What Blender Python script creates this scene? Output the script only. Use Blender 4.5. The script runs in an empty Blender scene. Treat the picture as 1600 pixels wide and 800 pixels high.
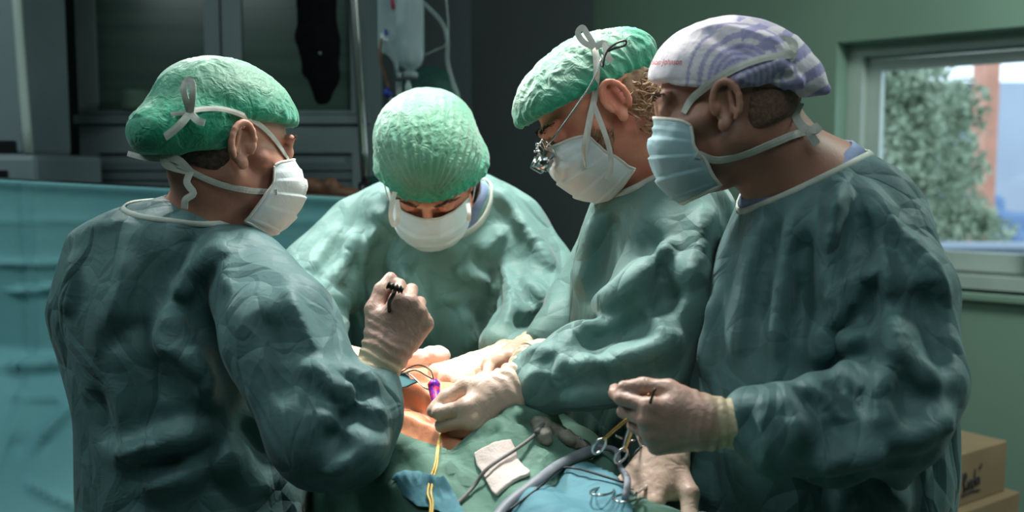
import bpy, bmesh, math, random
import numpy as np
from mathutils import Vector, Matrix
from mathutils.bvhtree import BVHTree

# ---------------------------------------------------------------- camera
scene = bpy.context.scene
FPX = 1500.0                       # focal length in pixels of the 1600 px frame
CAMZ = 1.5
PITCH = math.atan((400 - 270) / FPX)
cam_d = bpy.data.cameras.new('camera')
cam = bpy.data.objects.new('camera', cam_d)
scene.collection.objects.link(cam)
cam.location = (0, 0, CAMZ)
cam.rotation_euler = (math.pi / 2 - PITCH, 0, 0)
cam_d.sensor_width = 36
cam_d.lens = 36 * FPX / 1600
cam_d.clip_start = 0.02
cam_d.dof.use_dof = True
cam_d.dof.focus_distance = 1.5
cam_d.dof.aperture_fstop = 2.9
scene.camera = cam

# ---------------------------------------------------------------- light and exposure
scene.view_settings.view_transform = 'Standard'
scene.view_settings.look = 'None'
scene.view_settings.gamma = 1.0
scene.view_settings.use_curve_mapping = False
scene.view_settings.exposure = 0.12

world = bpy.data.worlds.new('world')
scene.world = world
world.use_nodes = True
wn = world.node_tree.nodes['Background']
wn.inputs[0].default_value = (0.72, 0.84, 1.0, 1)
wn.inputs[1].default_value = 2.3


def light(name, kind, loc, target, power, color, size=0.3, spot=60, blend=0.6, size_y=None):
    d = bpy.data.lights.new(name, kind)
    d.energy = power
    d.color = color
    if kind == 'AREA':
        d.size = size
        if size_y:
            d.shape = 'RECTANGLE'
            d.size_y = size_y
    else:
        d.shadow_soft_size = size
    if kind == 'SPOT':
        d.spot_size = math.radians(spot)
        d.spot_blend = blend
    o = bpy.data.objects.new(name, d)
    scene.collection.objects.link(o)
    o.location = loc
    o.rotation_euler = (Vector(target) - Vector(loc)).to_track_quat('-Z', 'Y').to_euler()
    return o


# the theatre lamp over the table: a wide head and its focused centre
light('surgical_lamp_light', 'SPOT', (0.02, 1.80, 2.62), (-0.10, 1.66, 1.15), 140, (1.0, 0.98, 0.93), 0.16, 66, 0.65)
light('surgical_lamp_beam', 'SPOT', (-0.06, 1.80, 2.62), (-0.135, 1.56, 1.15), 55, (1.0, 0.76, 0.42), 0.10, 17, 0.9)
light('added_side_light', 'SPOT', (-0.85, 2.35, 2.45), (0.20, 1.42, 1.10), 120, (0.97, 1.0, 0.95), 0.14, 52, 0.8)  # unseen spot added to brighten the gown fronts of the right-hand surgeons
# unseen fill lights, added for room ambience, screen drape and window wall
light('fill_light', 'AREA', (0.2, 0.3, 2.9), (0.1, 0.9, 0), 9.5, (0.84, 0.98, 1.0), 1.6, size_y=1.0)
light('fill_light', 'AREA', (-1.9, 1.3, 2.9), (-1.6, 2.3, 0.4), 21, (0.80, 0.98, 1.0), 1.0, size_y=0.8)
light('fill_light', 'AREA', (2.15, 1.9, 2.9), (2.2, 3.1, 0.6), 62, (0.86, 1.0, 0.92), 1.0, size_y=0.8)


# ---------------------------------------------------------------- numeric helpers
CT, ST = math.cos(PITCH), math.sin(PITCH)


def ray(px, py):
    rx, ry = (px - 800) / FPX, -(py - 400) / FPX
    return np.array([rx, CT + ry * ST, -ST + ry * CT])


def P(px, py, Y):
    d = ray(px, py)
    return np.array([0, 0, CAMZ]) + d * (Y / d[1])


def PZ(px, py, Z):
    d = ray(px, py)
    return np.array([0, 0, CAMZ]) + d * ((Z - CAMZ) / d[2])


def unit(v):
    v = np.asarray(v, float)
    return v / (np.linalg.norm(v) + 1e-12)


_rng = np.random.RandomState(7)
_perm = _rng.permutation(256)
_perm = np.concatenate([_perm, _perm, _perm]).astype(np.int64)
_grad = _rng.normal(size=(256, 3))
_grad /= np.linalg.norm(_grad, axis=1)[:, None]


def noise(p):
    """gradient noise, p (N,3) -> (N,) in about [-0.7, 0.7]"""
    p = np.asarray(p, float)
    i = np.floor(p).astype(np.int64)
    f = p - i
    u = f * f * f * (f * (f * 6 - 15) + 10)
    i &= 255
    out = 0
    for dx in (0, 1):
        for dy in (0, 1):
            for dz in (0, 1):
                h = _perm[_perm[_perm[i[:, 0] + dx] + i[:, 1] + dy] + i[:, 2] + dz]
                g = _grad[h]
                d = (f[:, 0] - dx) * g[:, 0] + (f[:, 1] - dy) * g[:, 1] + (f[:, 2] - dz) * g[:, 2]
                w = (u[:, 0] if dx else 1 - u[:, 0]) * (u[:, 1] if dy else 1 - u[:, 1]) * (u[:, 2] if dz else 1 - u[:, 2])
                out = out + w * d
    return out


def warp(p, f, a):
    return p + a * np.stack([noise(p * f + s) for s in (3.1, 17.7, 41.3)], 1)


# ---------------------------------------------------------------- distance fields and surface nets
class T:
    """a local frame: axes as columns, origin, scale"""
    def __init__(s, o=(0, 0, 0), x=(1, 0, 0), y=(0, 1, 0), z=(0, 0, 1), sc=1.0):
        s.o = np.asarray(o, float); s.R = np.array([x, y, z], float); s.sc = sc

    def inv(s, p):
        return (p - s.o) @ s.R.T / s.sc

    def fwd(s, p):
        return np.asarray(p, float) * s.sc @ s.R + s.o


def frame(o, fwd_, up=(0, 0, 1), sc=1.0, roll=0.0):
    """x = forward, y = left, z = up"""
    x = unit(fwd_); y = unit(np.cross(up, x)); z = np.cross(x, y)
    if roll:
        c, s = math.cos(roll), math.sin(roll)
        y, z = c * y + s * z, c * z - s * y
    return T(o, x, y, z, sc)


ID = T()


class Field:
    def __init__(s):
        s.ops = []

    def _add(s, fn, lo, hi, t, k, mode):
        c = np.array([[x, y, z] for x in (lo[0], hi[0]) for y in (lo[1], hi[1]) for z in (lo[2], hi[2])])
        w = t.fwd(c)
        pad = k + 0.02
        s.ops.append((fn, w.min(0) - pad, w.max(0) + pad, t, k, mode))

    def cap(s, a, b, r1, r2=None, k=0.01, mode='u', t=ID, flat=None):
        a = np.asarray(a, float); b = np.asarray(b, float)
        r2 = r1 if r2 is None else r2
        m = max(r1, r2)
        ab = b - a; L2 = ab @ ab + 1e-12

        def fn(p):
            q = p - a
            h = np.clip(q @ ab / L2, 0, 1)
            q = q - h[..., None] * ab
            if flat is not None:
                n, f = flat
                n = unit(n)
                q = q + (q @ n)[..., None] * n * (1 / f - 1)
                return (np.linalg.norm(q, axis=-1) - (r1 + (r2 - r1) * h)) * (f if f < 1 else 1)
            return np.linalg.norm(q, axis=-1) - (r1 + (r2 - r1) * h)
        mm = m * (max(1, flat[1]) if flat is not None else 1)
        s._add(fn, np.minimum(a, b) - mm, np.maximum(a, b) + mm, t, k, mode)

    def chain(s, pts, k=0.02, t=ID, mode='u'):
        for (a, ra), (b, rb) in zip(pts[:-1], pts[1:]):
            s.cap(a, b, ra, rb, k=k, t=t, mode=mode)

    def ell(s, c, r, k=0.01, mode='u', t=ID, rot=None):
        c = np.asarray(c, float); r = np.asarray(r, float)

        def fn(p):
            q = p - c
            if rot is not None:
                q = q @ np.asarray(rot).T
            k0 = np.linalg.norm(q / r, axis=-1)
            k1 = np.linalg.norm(q / (r * r), axis=-1) + 1e-9
            return k0 * (k0 - 1) / k1
        m = r if rot is None else np.full(3, r.max())
        s._add(fn, c - m, c + m, t, k, mode)

    def box(s, c, h, r=0.01, k=0.01, mode='u', t=ID):
        c = np.asarray(c, float); h = np.asarray(h, float) - r

        def fn(p):
            q = np.abs(p - c) - h
            return np.linalg.norm(np.maximum(q, 0), axis=-1) + np.minimum(q.max(-1), 0) - r
        s._add(fn, c - h - r, c + h + r, t, k, mode)

    def plane(s, pt, n, k=0.01, t=ID, ext=1.0):
        """cut away everything on the side n points to"""
        pt = np.asarray(pt, float); n = unit(n)

        def fn(p):
            return (p - pt) @ n
        s._add(fn, pt - ext, pt + ext, t, k, 'i')

    def loft(s, rows, k=0.02, ex=2.3):
        """rows: (z, cx, cy, rx, ry) from bottom to top"""
        rows = sorted(rows)
        A = np.array(rows, float)
        z0, z1 = A[0, 0], A[-1, 0]

        def fn(p):
            z = p[..., 2]
            cx, cy, rx, ry = (np.interp(z, A[:, 0], A[:, i]) for i in (1, 2, 3, 4))
            q = (np.abs((p[..., 0] - cx) / rx) ** ex + np.abs((p[..., 1] - cy) / ry) ** ex) ** (1 / ex)
            d = (q - 1) * np.minimum(rx, ry) * .9
            return np.maximum(d, np.maximum(z0 - z, z - z1))
        lo = np.array([(A[:, 1] - A[:, 3]).min(), (A[:, 2] - A[:, 4]).min(), z0])
        hi = np.array([(A[:, 1] + A[:, 3]).max(), (A[:, 2] + A[:, 4]).max(), z1])
        s._add(fn, lo, hi, ID, k, 'u')

    def bounds(s):
        lo = np.min([o[1] for o in s.ops if o[5] == 'u'], 0)
        hi = np.max([o[2] for o in s.ops if o[5] == 'u'], 0)
        return lo, hi

    def mesh(s, vox, fine=(), smooth=1):
        """fine: list of (lo, hi, voxel) boxes that refine the axes"""
        lo, hi = s.bounds()
        axes = []
        for a in range(3):
            xs = [lo[a]]
            while xs[-1] < hi[a]:
                v = vox
                for fl, fh, fv in fine:
                    if fl[a] - vox <= xs[-1] <= fh[a] + vox:
                        v = min(v, fv)
                xs.append(xs[-1] + v)
            axes.append(np.array(xs))
        D = np.full([len(a) for a in axes], 1.0, np.float32)
        for fn, l, h, t, k, mode in s.ops:
            sl = []
            for a in range(3):
                i0 = max(0, np.searchsorted(axes[a], l[a]) - 1); i1 = min(len(axes[a]), np.searchsorted(axes[a], h[a]) + 1)
                sl.append(slice(i0, i1))
            if any(q.stop <= q.start for q in sl):
                continue
            X, Y, Z = np.meshgrid(axes[0][sl[0]], axes[1][sl[1]], axes[2][sl[2]], indexing='ij')
            p = np.stack([X, Y, Z], -1)
            d = fn(t.inv(p)) * t.sc
            sl = tuple(sl)
            a = D[sl]
            if mode == 'u':
                if k > 0:
                    hh = np.clip(.5 + .5 * (d - a) / k, 0, 1)
                    D[sl] = d * (1 - hh) + a * hh - k * hh * (1 - hh)
                else:
                    D[sl] = np.minimum(a, d)
            else:
                if mode == 's':
                    d = -d
                if k > 0:
                    hh = np.clip(.5 - .5 * (d - a) / k, 0, 1)
                    D[sl] = d * (1 - hh) + a * hh + k * hh * (1 - hh)
                else:
                    D[sl] = np.maximum(a, d)
        v, q = snet(D, *axes)
        for _ in range(smooth):
            v = relax(v, q, .5)
        return v, q


def snet(D, xs, ys, zs):
    s = D < 0
    n = [d - 1 for d in D.shape]
    cnt = np.zeros(n, np.int8)
    for i in (0, 1):
        for j in (0, 1):
            for k in (0, 1):
                cnt += s[i:i + n[0], j:j + n[1], k:k + n[2]]
    act = (cnt > 0) & (cnt < 8)
    idx = np.argwhere(act)
    nid = np.full(n, -1, np.int64)
    nid[act] = np.arange(len(idx))
    acc = np.zeros((len(idx), 3)); num = np.zeros(len(idx))
    cs = [(i, j, k) for i in (0, 1) for j in (0, 1) for k in (0, 1)]
    ax = (xs, ys, zs)
    for a in cs:
        for d in range(3):
            if a[d] == 1:
                continue
            b = list(a); b[d] = 1
            ia = idx + a; ib = idx + b
            va = D[ia[:, 0], ia[:, 1], ia[:, 2]].astype(float); vb = D[ib[:, 0], ib[:, 1], ib[:, 2]].astype(float)
            m = (va < 0) != (vb < 0)
            t = va[m] / (va[m] - vb[m])
            pa = np.stack([ax[c][ia[m][:, c]] for c in range(3)], 1)
            pb = np.stack([ax[c][ib[m][:, c]] for c in range(3)], 1)
            acc[m] += pa + (pb - pa) * t[:, None]
            num[m] += 1
    v = acc / num[:, None]
    quads = []
    for d in range(3):
        o = [(1, 2), (2, 0), (0, 1)][d]
        lo = [slice(1, -1)] * 3; lo[d] = slice(0, -1)
        hi = [slice(1, -1)] * 3; hi[d] = slice(1, None)
        A = s[tuple(lo)]; B = s[tuple(hi)]
        e = np.argwhere(A != B)
        if not len(e):
            continue
        inside = A[e[:, 0], e[:, 1], e[:, 2]]
        base = e.copy()
        for c in range(3):
            if c != d:
                base[:, c] += 1
        ids = []
        for da, db in ((-1, -1), (0, -1), (0, 0), (-1, 0)):
            g = base.copy(); g[:, o[0]] += da; g[:, o[1]] += db
            ids.append(nid[g[:, 0], g[:, 1], g[:, 2]])
        q = np.stack(ids, 1)
        q[~inside] = q[~inside][:, ::-1]
        quads.append(q)
    q = np.concatenate(quads)
    return v, q[(q >= 0).all(1)]


def relax(v, q, w=.5):
    e = np.concatenate([q[:, [0, 1]], q[:, [1, 2]], q[:, [2, 3]], q[:, [3, 0]]])
    e = np.concatenate([e, e[:, ::-1]])
    c = np.bincount(e[:, 0], minlength=len(v)).astype(float)
    s = np.stack([np.bincount(e[:, 0], v[e[:, 1], i], len(v)) for i in range(3)], 1)
    return v * (1 - w) + w * s / np.maximum(c, 1)[:, None]


def normals(v, q):
    n = np.cross(v[q[:, 2]] - v[q[:, 0]], v[q[:, 3]] - v[q[:, 1]])
    out = np.zeros_like(v)
    for c in range(4):
        for i in range(3):
            out[:, i] += np.bincount(q[:, c], n[:, i], len(v))
    return out / (np.linalg.norm(out, axis=1)[:, None] + 1e-12)


def bvh(*vq):
    vs, qs, o = [], [], 0
    for v, q in vq:
        vs += v.tolist(); qs += (q + o).tolist(); o += len(v)
    return BVHTree.FromPolygons(vs, qs)


CAMP = Vector((0, 0, CAMZ))


def hit(tree, px, py, off=0.0, Y=None):
    d = ray(px, py)
    if tree is not None:
        h = tree.ray_cast(CAMP, Vector(d))
        if h[0] is not None:
            n = np.array(h[1])
            if n @ d > 0:
                n = -n
            return np.array(h[0]) + n * off, n
    return (P(px, py, Y), -unit(d)) if Y else (None, None)


def folds(v, q, lines, tree=None):
    """press real folds into a cloth surface. each line: (pixel path, width, height, kind).
    kinds: r crest, v valley, s overlap with a sharp edge on the left of the path, S on its right"""
    tree = tree or bvh((v, q))
    n = normals(v, q)
    disp = np.zeros(len(v))
    gain = 1.5
    for path, w, a, kind in lines:
        pts = []
        dense = []
        for (x0, y0), (x1, y1) in zip(path[:-1], path[1:]):
            m = max(2, int(math.hypot(x1 - x0, y1 - y0) / 12))
            dense += [(x0 + (x1 - x0) * i / m, y0 + (y1 - y0) * i / m) for i in range(m)]
        dense.append(path[-1])
        for x, y in dense:
            c, nn = hit(tree, x, y)
            if c is not None and (not pts or np.linalg.norm(c - pts[-1][0]) < .12):
                pts.append((c, nn))
        if len(pts) < 3:
            continue
        C = np.array([c for c, _ in pts]); N = np.array([m for _, m in pts])
        for _ in range(3):
            C[1:-1] = C[1:-1] * .5 + .25 * (C[:-2] + C[2:])
        lo, hi = C.min(0) - w * 1.2, C.max(0) + w * 1.2
        sel = np.where(((v > lo) & (v < hi)).all(1))[0]
        if not len(sel):
            continue
        p = v[sel]
        best = np.full(len(sel), 9.); sg = np.zeros(len(sel)); tt = np.zeros(len(sel))
        for i in range(len(C) - 1):
            ab = C[i + 1] - C[i]; L2 = ab @ ab + 1e-12
            h = np.clip((p - C[i]) @ ab / L2, 0, 1)
            r = p - C[i] - h[:, None] * ab
            d = np.linalg.norm(r, axis=1)
            m = d < best
            side = np.cross(ab, N[i])
            best[m] = d[m]; sg[m] = np.sign(r[m] @ side); tt[m] = (i + h[m]) / (len(C) - 1)
        tap = np.clip(np.minimum(tt, 1 - tt) * 4, 0, 1)
        tap = tap * tap * (3 - 2 * tap)
        facing = (n[sel] * N[(tt * (len(C) - 1)).astype(int)]).sum(1) > 0
        u = best / (w * (.45 + .55 * tap))
        if kind in 'rv':
            pr = np.clip(1 - u, 0, 1) ** 1.5
            if kind == 'v':
                pr = -pr
        else:
            sd = sg if kind == 's' else -sg
            pr = np.where(sd > 0, np.clip(1 - u, 0, 1) ** 2, np.clip(1 - u * 3.2, 0, 1) * 1.0)
        disp[sel] += gain * a * pr * tap * facing
    return v + n * disp[:, None]


def crumple(v, q, scale=9., amp=.004, seed=0., stretch=(1, 1, .6), mask=None):
    """broad, slightly faceted wrinkles of stiff cloth"""
    n = normals(v, q)
    p = v * np.array(stretch) * scale + seed
    p = warp(p, .7, .8)
    a = 1 - np.abs(noise(p)) * 2.6
    b = 1 - np.abs(noise(p * 2.3 + 9)) * 2.6
    d = (a + .45 * b - .9) * amp * .6
    # long creases between nearly flat facets
    rs = np.random.RandomState(int(seed * 10) % 9973)
    pw = warp(v * np.array([1, 1, .75]), 3.0, .05)
    gate = np.clip(.55 + 1.6 * noise(v * 3.2 + seed), .12, 1)
    for i in range(5):
        dr = unit(rs.normal(size=3) * [1, .6, .75])
        fr = (5.5 + 9 * rs.rand()) * scale / 9
        x = (pw @ dr) * fr + rs.rand()
        tri = np.abs((x % 1) - .5) * 2
        d = d + (tri - .5) * amp * 1.9 * 6.5 / fr * gate / 1.6
    for i in range(3):
        dr = unit(rs.normal(size=3))
        x = (warp(v, 9, .02) @ dr) * 24 + rs.rand()
        g2 = np.clip(2.5 * noise(v * 7 + seed + 5 * i), 0, 1)
        d = d + (np.abs((x % 1) - .5) * 2 - .5) * amp * .35 * g2
    if mask is not None:
        d = d * mask
    return v + n * d[:, None]


def settle(v, q, axis_pts=(), g=(.02, .09), garm=(.10, .05), it=220, alpha=.035, beta=.30, seed=0., calm=None, lim=(.020, .026)):
    """let a slightly oversized cloth buckle into folds around the shape it hangs on.
    axis_pts: sleeve axes [(points, radius)], g: growth along/around the body, garm the same on the sleeves"""
    base = v.copy()
    n = normals(v, q)
    E = np.concatenate([q[:, [0, 1]], q[:, [1, 2]], q[:, [2, 3]], q[:, [3, 0]]])
    E = np.unique(np.sort(E, 1), axis=0)
    Dg = np.concatenate([q[:, [0, 2]], q[:, [1, 3]]])
    a = np.concatenate([E[:, 0], Dg[:, 0]]); b = np.concatenate([E[:, 1], Dg[:, 1]])
    wt = np.concatenate([np.ones(len(E)), np.full(len(Dg), .5)])
    mid = (v[a] + v[b]) / 2
    e = v[b] - v[a]; L = np.linalg.norm(e, axis=1) + 1e-9; ed = e / L[:, None]
    ax = np.tile([0, 0, 1.], (len(a), 1)); gp = np.full(len(a), g[0]); gq = np.full(len(a), g[1])
    best = np.full(len(a), 1.15)
    for pts in axis_pts:
        for (p0, r0), (p1, r1) in zip(pts[:-1], pts[1:]):
            p0 = np.asarray(p0); p1 = np.asarray(p1)
            d = p1 - p0; h = np.clip((mid - p0) @ d / (d @ d), 0, 1)
            dist = np.linalg.norm(mid - p0 - h[:, None] * d, axis=1) / (r0 + (r1 - r0) * h)
            m = dist < best
            best[m] = dist[m]; ax[m] = unit(d); gp[m] = garm[0]; gq[m] = garm[1]
    c2 = (ed * ax).sum(1) ** 2
    L0 = L * (1 + gp * c2 + gq * (1 - c2))
    N = len(v)
    cnt = np.bincount(a, wt, N) + np.bincount(b, wt, N)
    deg = np.bincount(E[:, 0], minlength=N) + np.bincount(E[:, 1], minlength=N)
    al = alpha * (1 + 1.2 * np.clip(noise(v * 4 + seed), -.6, .8))
    if calm is not None:
        al = al * (1 + 6 * calm)
        L0 = L0 / (1 + (L0 / L - 1) * (calm[a] + calm[b]) * .45)
    v = v + n * (noise(v * 9 + seed) * .006 + noise(v * 21 + seed) * .002)[:, None]

    def lapl(x):
        s = np.stack([np.bincount(E[:, 0], x[E[:, 1], i], N) + np.bincount(E[:, 1], x[E[:, 0], i], N) for i in range(3)], 1)
        return s / deg[:, None] - x
    for k in range(it):
        d = v[b] - v[a]; l = np.linalg.norm(d, axis=1) + 1e-9
        c = d * (wt * .5 * (1 - L0 / l))[:, None]
        v = v + 1.5 * np.stack([np.bincount(a, c[:, i], N) - np.bincount(b, c[:, i], N) for i in range(3)], 1) / cnt[:, None]
        lp = lapl(v - base * .0)
        v = v - beta * lapl(lp)
        dl = v - base
        dn = (dl * n).sum(1)
        cl = np.clip(dn, -lim[0], lim[1])
        v = v + n * ((cl - dn) * .5)[:, None]
        v = v - (v - base) * al[:, None]
    return v


# ---------------------------------------------------------------- objects
def mesh_obj(name, v, f, mat, parent=None, attr=None, smooth=True):
    me = bpy.data.meshes.new(name)
    v = np.asarray(v, float)
    if isinstance(f, np.ndarray):
        k = f.shape[1]
        me.vertices.add(len(v)); me.vertices.foreach_set('co', v.ravel().astype(np.float32))
        me.loops.add(f.size); me.loops.foreach_set('vertex_index', f.ravel().astype(np.int32))
        me.polygons.add(len(f))
        me.polygons.foreach_set('loop_start', np.arange(0, f.size, k, dtype=np.int32))
        me.polygons.foreach_set('loop_total', np.full(len(f), k, dtype=np.int32))
        me.update(calc_edges=True)
    else:
        me.from_pydata(v.tolist(), [], f)
        me.update()
    if smooth:
        me.polygons.foreach_set('use_smooth', np.ones(len(me.polygons), bool))
    if attr is not None:
        at = me.attributes.new('m', 'FLOAT', 'POINT')
        at.data.foreach_set('value', np.asarray(attr, np.float32))
    me.materials.append(mat)
    o = bpy.data.objects.new(name, me)
    scene.collection.objects.link(o)
    if parent is not None:
        o.parent = parent
    return o


def tag(o, label=None, cat=None, group=None, kind=None):
    for k, x in (('label', label), ('category', cat), ('group', group), ('kind', kind)):
        if x:
            o[k] = x
    return o


def empty(name, label, cat, group=None):
    o = bpy.data.objects.new(name, None)
    scene.collection.objects.link(o)
    return tag(o, label, cat, group)


def catmull(pts, m=6):
    pts = [np.asarray(p, float) for p in pts]
    if len(pts) < 3:
        return np.array([pts[0] + (pts[1] - pts[0]) * i / m for i in range(m + 1)])
    e = [2 * pts[0] - pts[1]] + pts + [2 * pts[-1] - pts[-2]]
    out = []
    for i in range(1, len(e) - 2):
        for j in range(m):
            t = j / m
            out.append(.5 * (2 * e[i] + (e[i + 1] - e[i - 1]) * t + (2 * e[i - 1] - 5 * e[i] + 4 * e[i + 1] - e[i + 2]) * t * t
                             + (3 * e[i] - e[i - 1] - 3 * e[i + 1] + e[i + 2]) * t ** 3))
    out.append(pts[-1])
    return np.array(out)


def sweep(pts, prof, nrm=None, closed=False):
    """prof(i, n) -> list of (a, b) offsets along side and normal. returns v, quads"""
    pts = np.asarray(pts, float)
    n = len(pts)
    tan = np.gradient(pts, axis=0)
    if closed:
        tan = np.roll(pts, -1, 0) - np.roll(pts, 1, 0)
    V, Fc = [], []
    ref = np.array([0, 0, 1.]) if abs(unit(tan[0])[2]) < .9 else np.array([1., 0, 0])
    for i in range(n):
        t = unit(tan[i])
        nn = nrm[i] if nrm is not None else ref
        s = unit(np.cross(t, nn)); b = np.cross(s, t)
        ref = b
        pf = prof(i, n)
        for a, c in pf:
            V.append(pts[i] + s * a + b * c)
    k = len(pf)
    for i in range(n if closed else n - 1):
        j = (i + 1) % n
        for c in range(k):
            d = (c + 1) % k
            Fc.append([i * k + c, i * k + d, j * k + d, j * k + c])
    if not closed:
        Fc.append(list(range(k))[::-1]); Fc.append([(n - 1) * k + c for c in range(k)])
    return V, Fc


def tube_geo(pts, r, sides=8, m=5, closed=False):
    p = catmull(pts, m) if m else np.asarray(pts, float)
    if callable(r):
        rf = lambda i, n: r(i / max(1, n - 1))
    else:
        rf = lambda i, n: r
    ang = [2 * math.pi * k / sides for k in range(sides)]
    return sweep(p, lambda i, n: [(rf(i, n) * math.cos(a), rf(i, n) * math.sin(a)) for a in ang], closed=closed)


def tube(name, pts, r, mat, parent=None, sides=8, m=5, closed=False):
    v, f = tube_geo(pts, r, sides, m, closed)
    return mesh_obj(name, v, f, mat, parent)


def ribbon_geo(pts, nrm, w, th=.0012, m=5):
    n0 = len(pts)
    p = catmull(pts, m)
    nr = np.array([[np.interp(t, np.arange(n0), np.array(nrm)[:, c]) for c in range(3)] for t in np.linspace(0, n0 - 1, len(p))])
    wf = w if callable(w) else (lambda t: w)

    def prof(i, n):
        h = wf(i / (n - 1)) / 2
        c = h
        return [(-h, -th / 2), (0, -th / 2 + .0), (h, -th / 2), (h, th / 2), (0, th / 2 + .0004), (-h, th / 2)]
    return sweep(p, prof, nrm=nr)


def merge(*geos):
    V, Fc = [], []
    for v, f in geos:
        o = len(V)
        V += [np.asarray(x) for x in v]
        Fc += [[i + o for i in q] for q in f]
    return V, Fc


def box_geo(lo, hi, R=None, o=None):
    V = np.array([[x, y, z] for x in (lo[0], hi[0]) for y in (lo[1], hi[1]) for z in (lo[2], hi[2])], float)
    if R is not None:
        V = V @ np.asarray(R) + (np.zeros(3) if o is None else np.asarray(o))
    return list(V), [[0, 1, 3, 2], [4, 6, 7, 5], [0, 4, 5, 1], [2, 3, 7, 6], [0, 2, 6, 4], [1, 5, 7, 3]]


def box(name, lo, hi, mat, parent=None, R=None, o=None, bevel=0.0):
    v, f = box_geo(lo, hi, R, o)
    ob = mesh_obj(name, v, f, mat, parent, smooth=False)
    if bevel:
        m = ob.modifiers.new('bevel', 'BEVEL'); m.width = bevel; m.segments = 2
    return ob


def sheet(name, G, mat, parent=None, th=.0015, attr=None):
    """G (nu,nv,3) grid of points -> a cloth sheet with thickness"""
    nu, nv = G.shape[:2]
    i = np.arange(nu * nv).reshape(nu, nv)
    q = np.stack([i[:-1, :-1], i[1:, :-1], i[1:, 1:], i[:-1, 1:]], -1).reshape(-1, 4)
    o = mesh_obj(name, G.reshape(-1, 3), q, mat, parent, attr=attr)
    m = o.modifiers.new('solid', 'SOLIDIFY'); m.thickness = th; m.offset = 0
    return o


# ---------------------------------------------------------------- materials
def lin(r, g, b):
    f = lambda c: (c / 255 / 12.92) if c / 255 <= .04045 else ((c / 255 + .055) / 1.055) ** 2.4
    return (f(r), f(g), f(b), 1)


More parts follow.
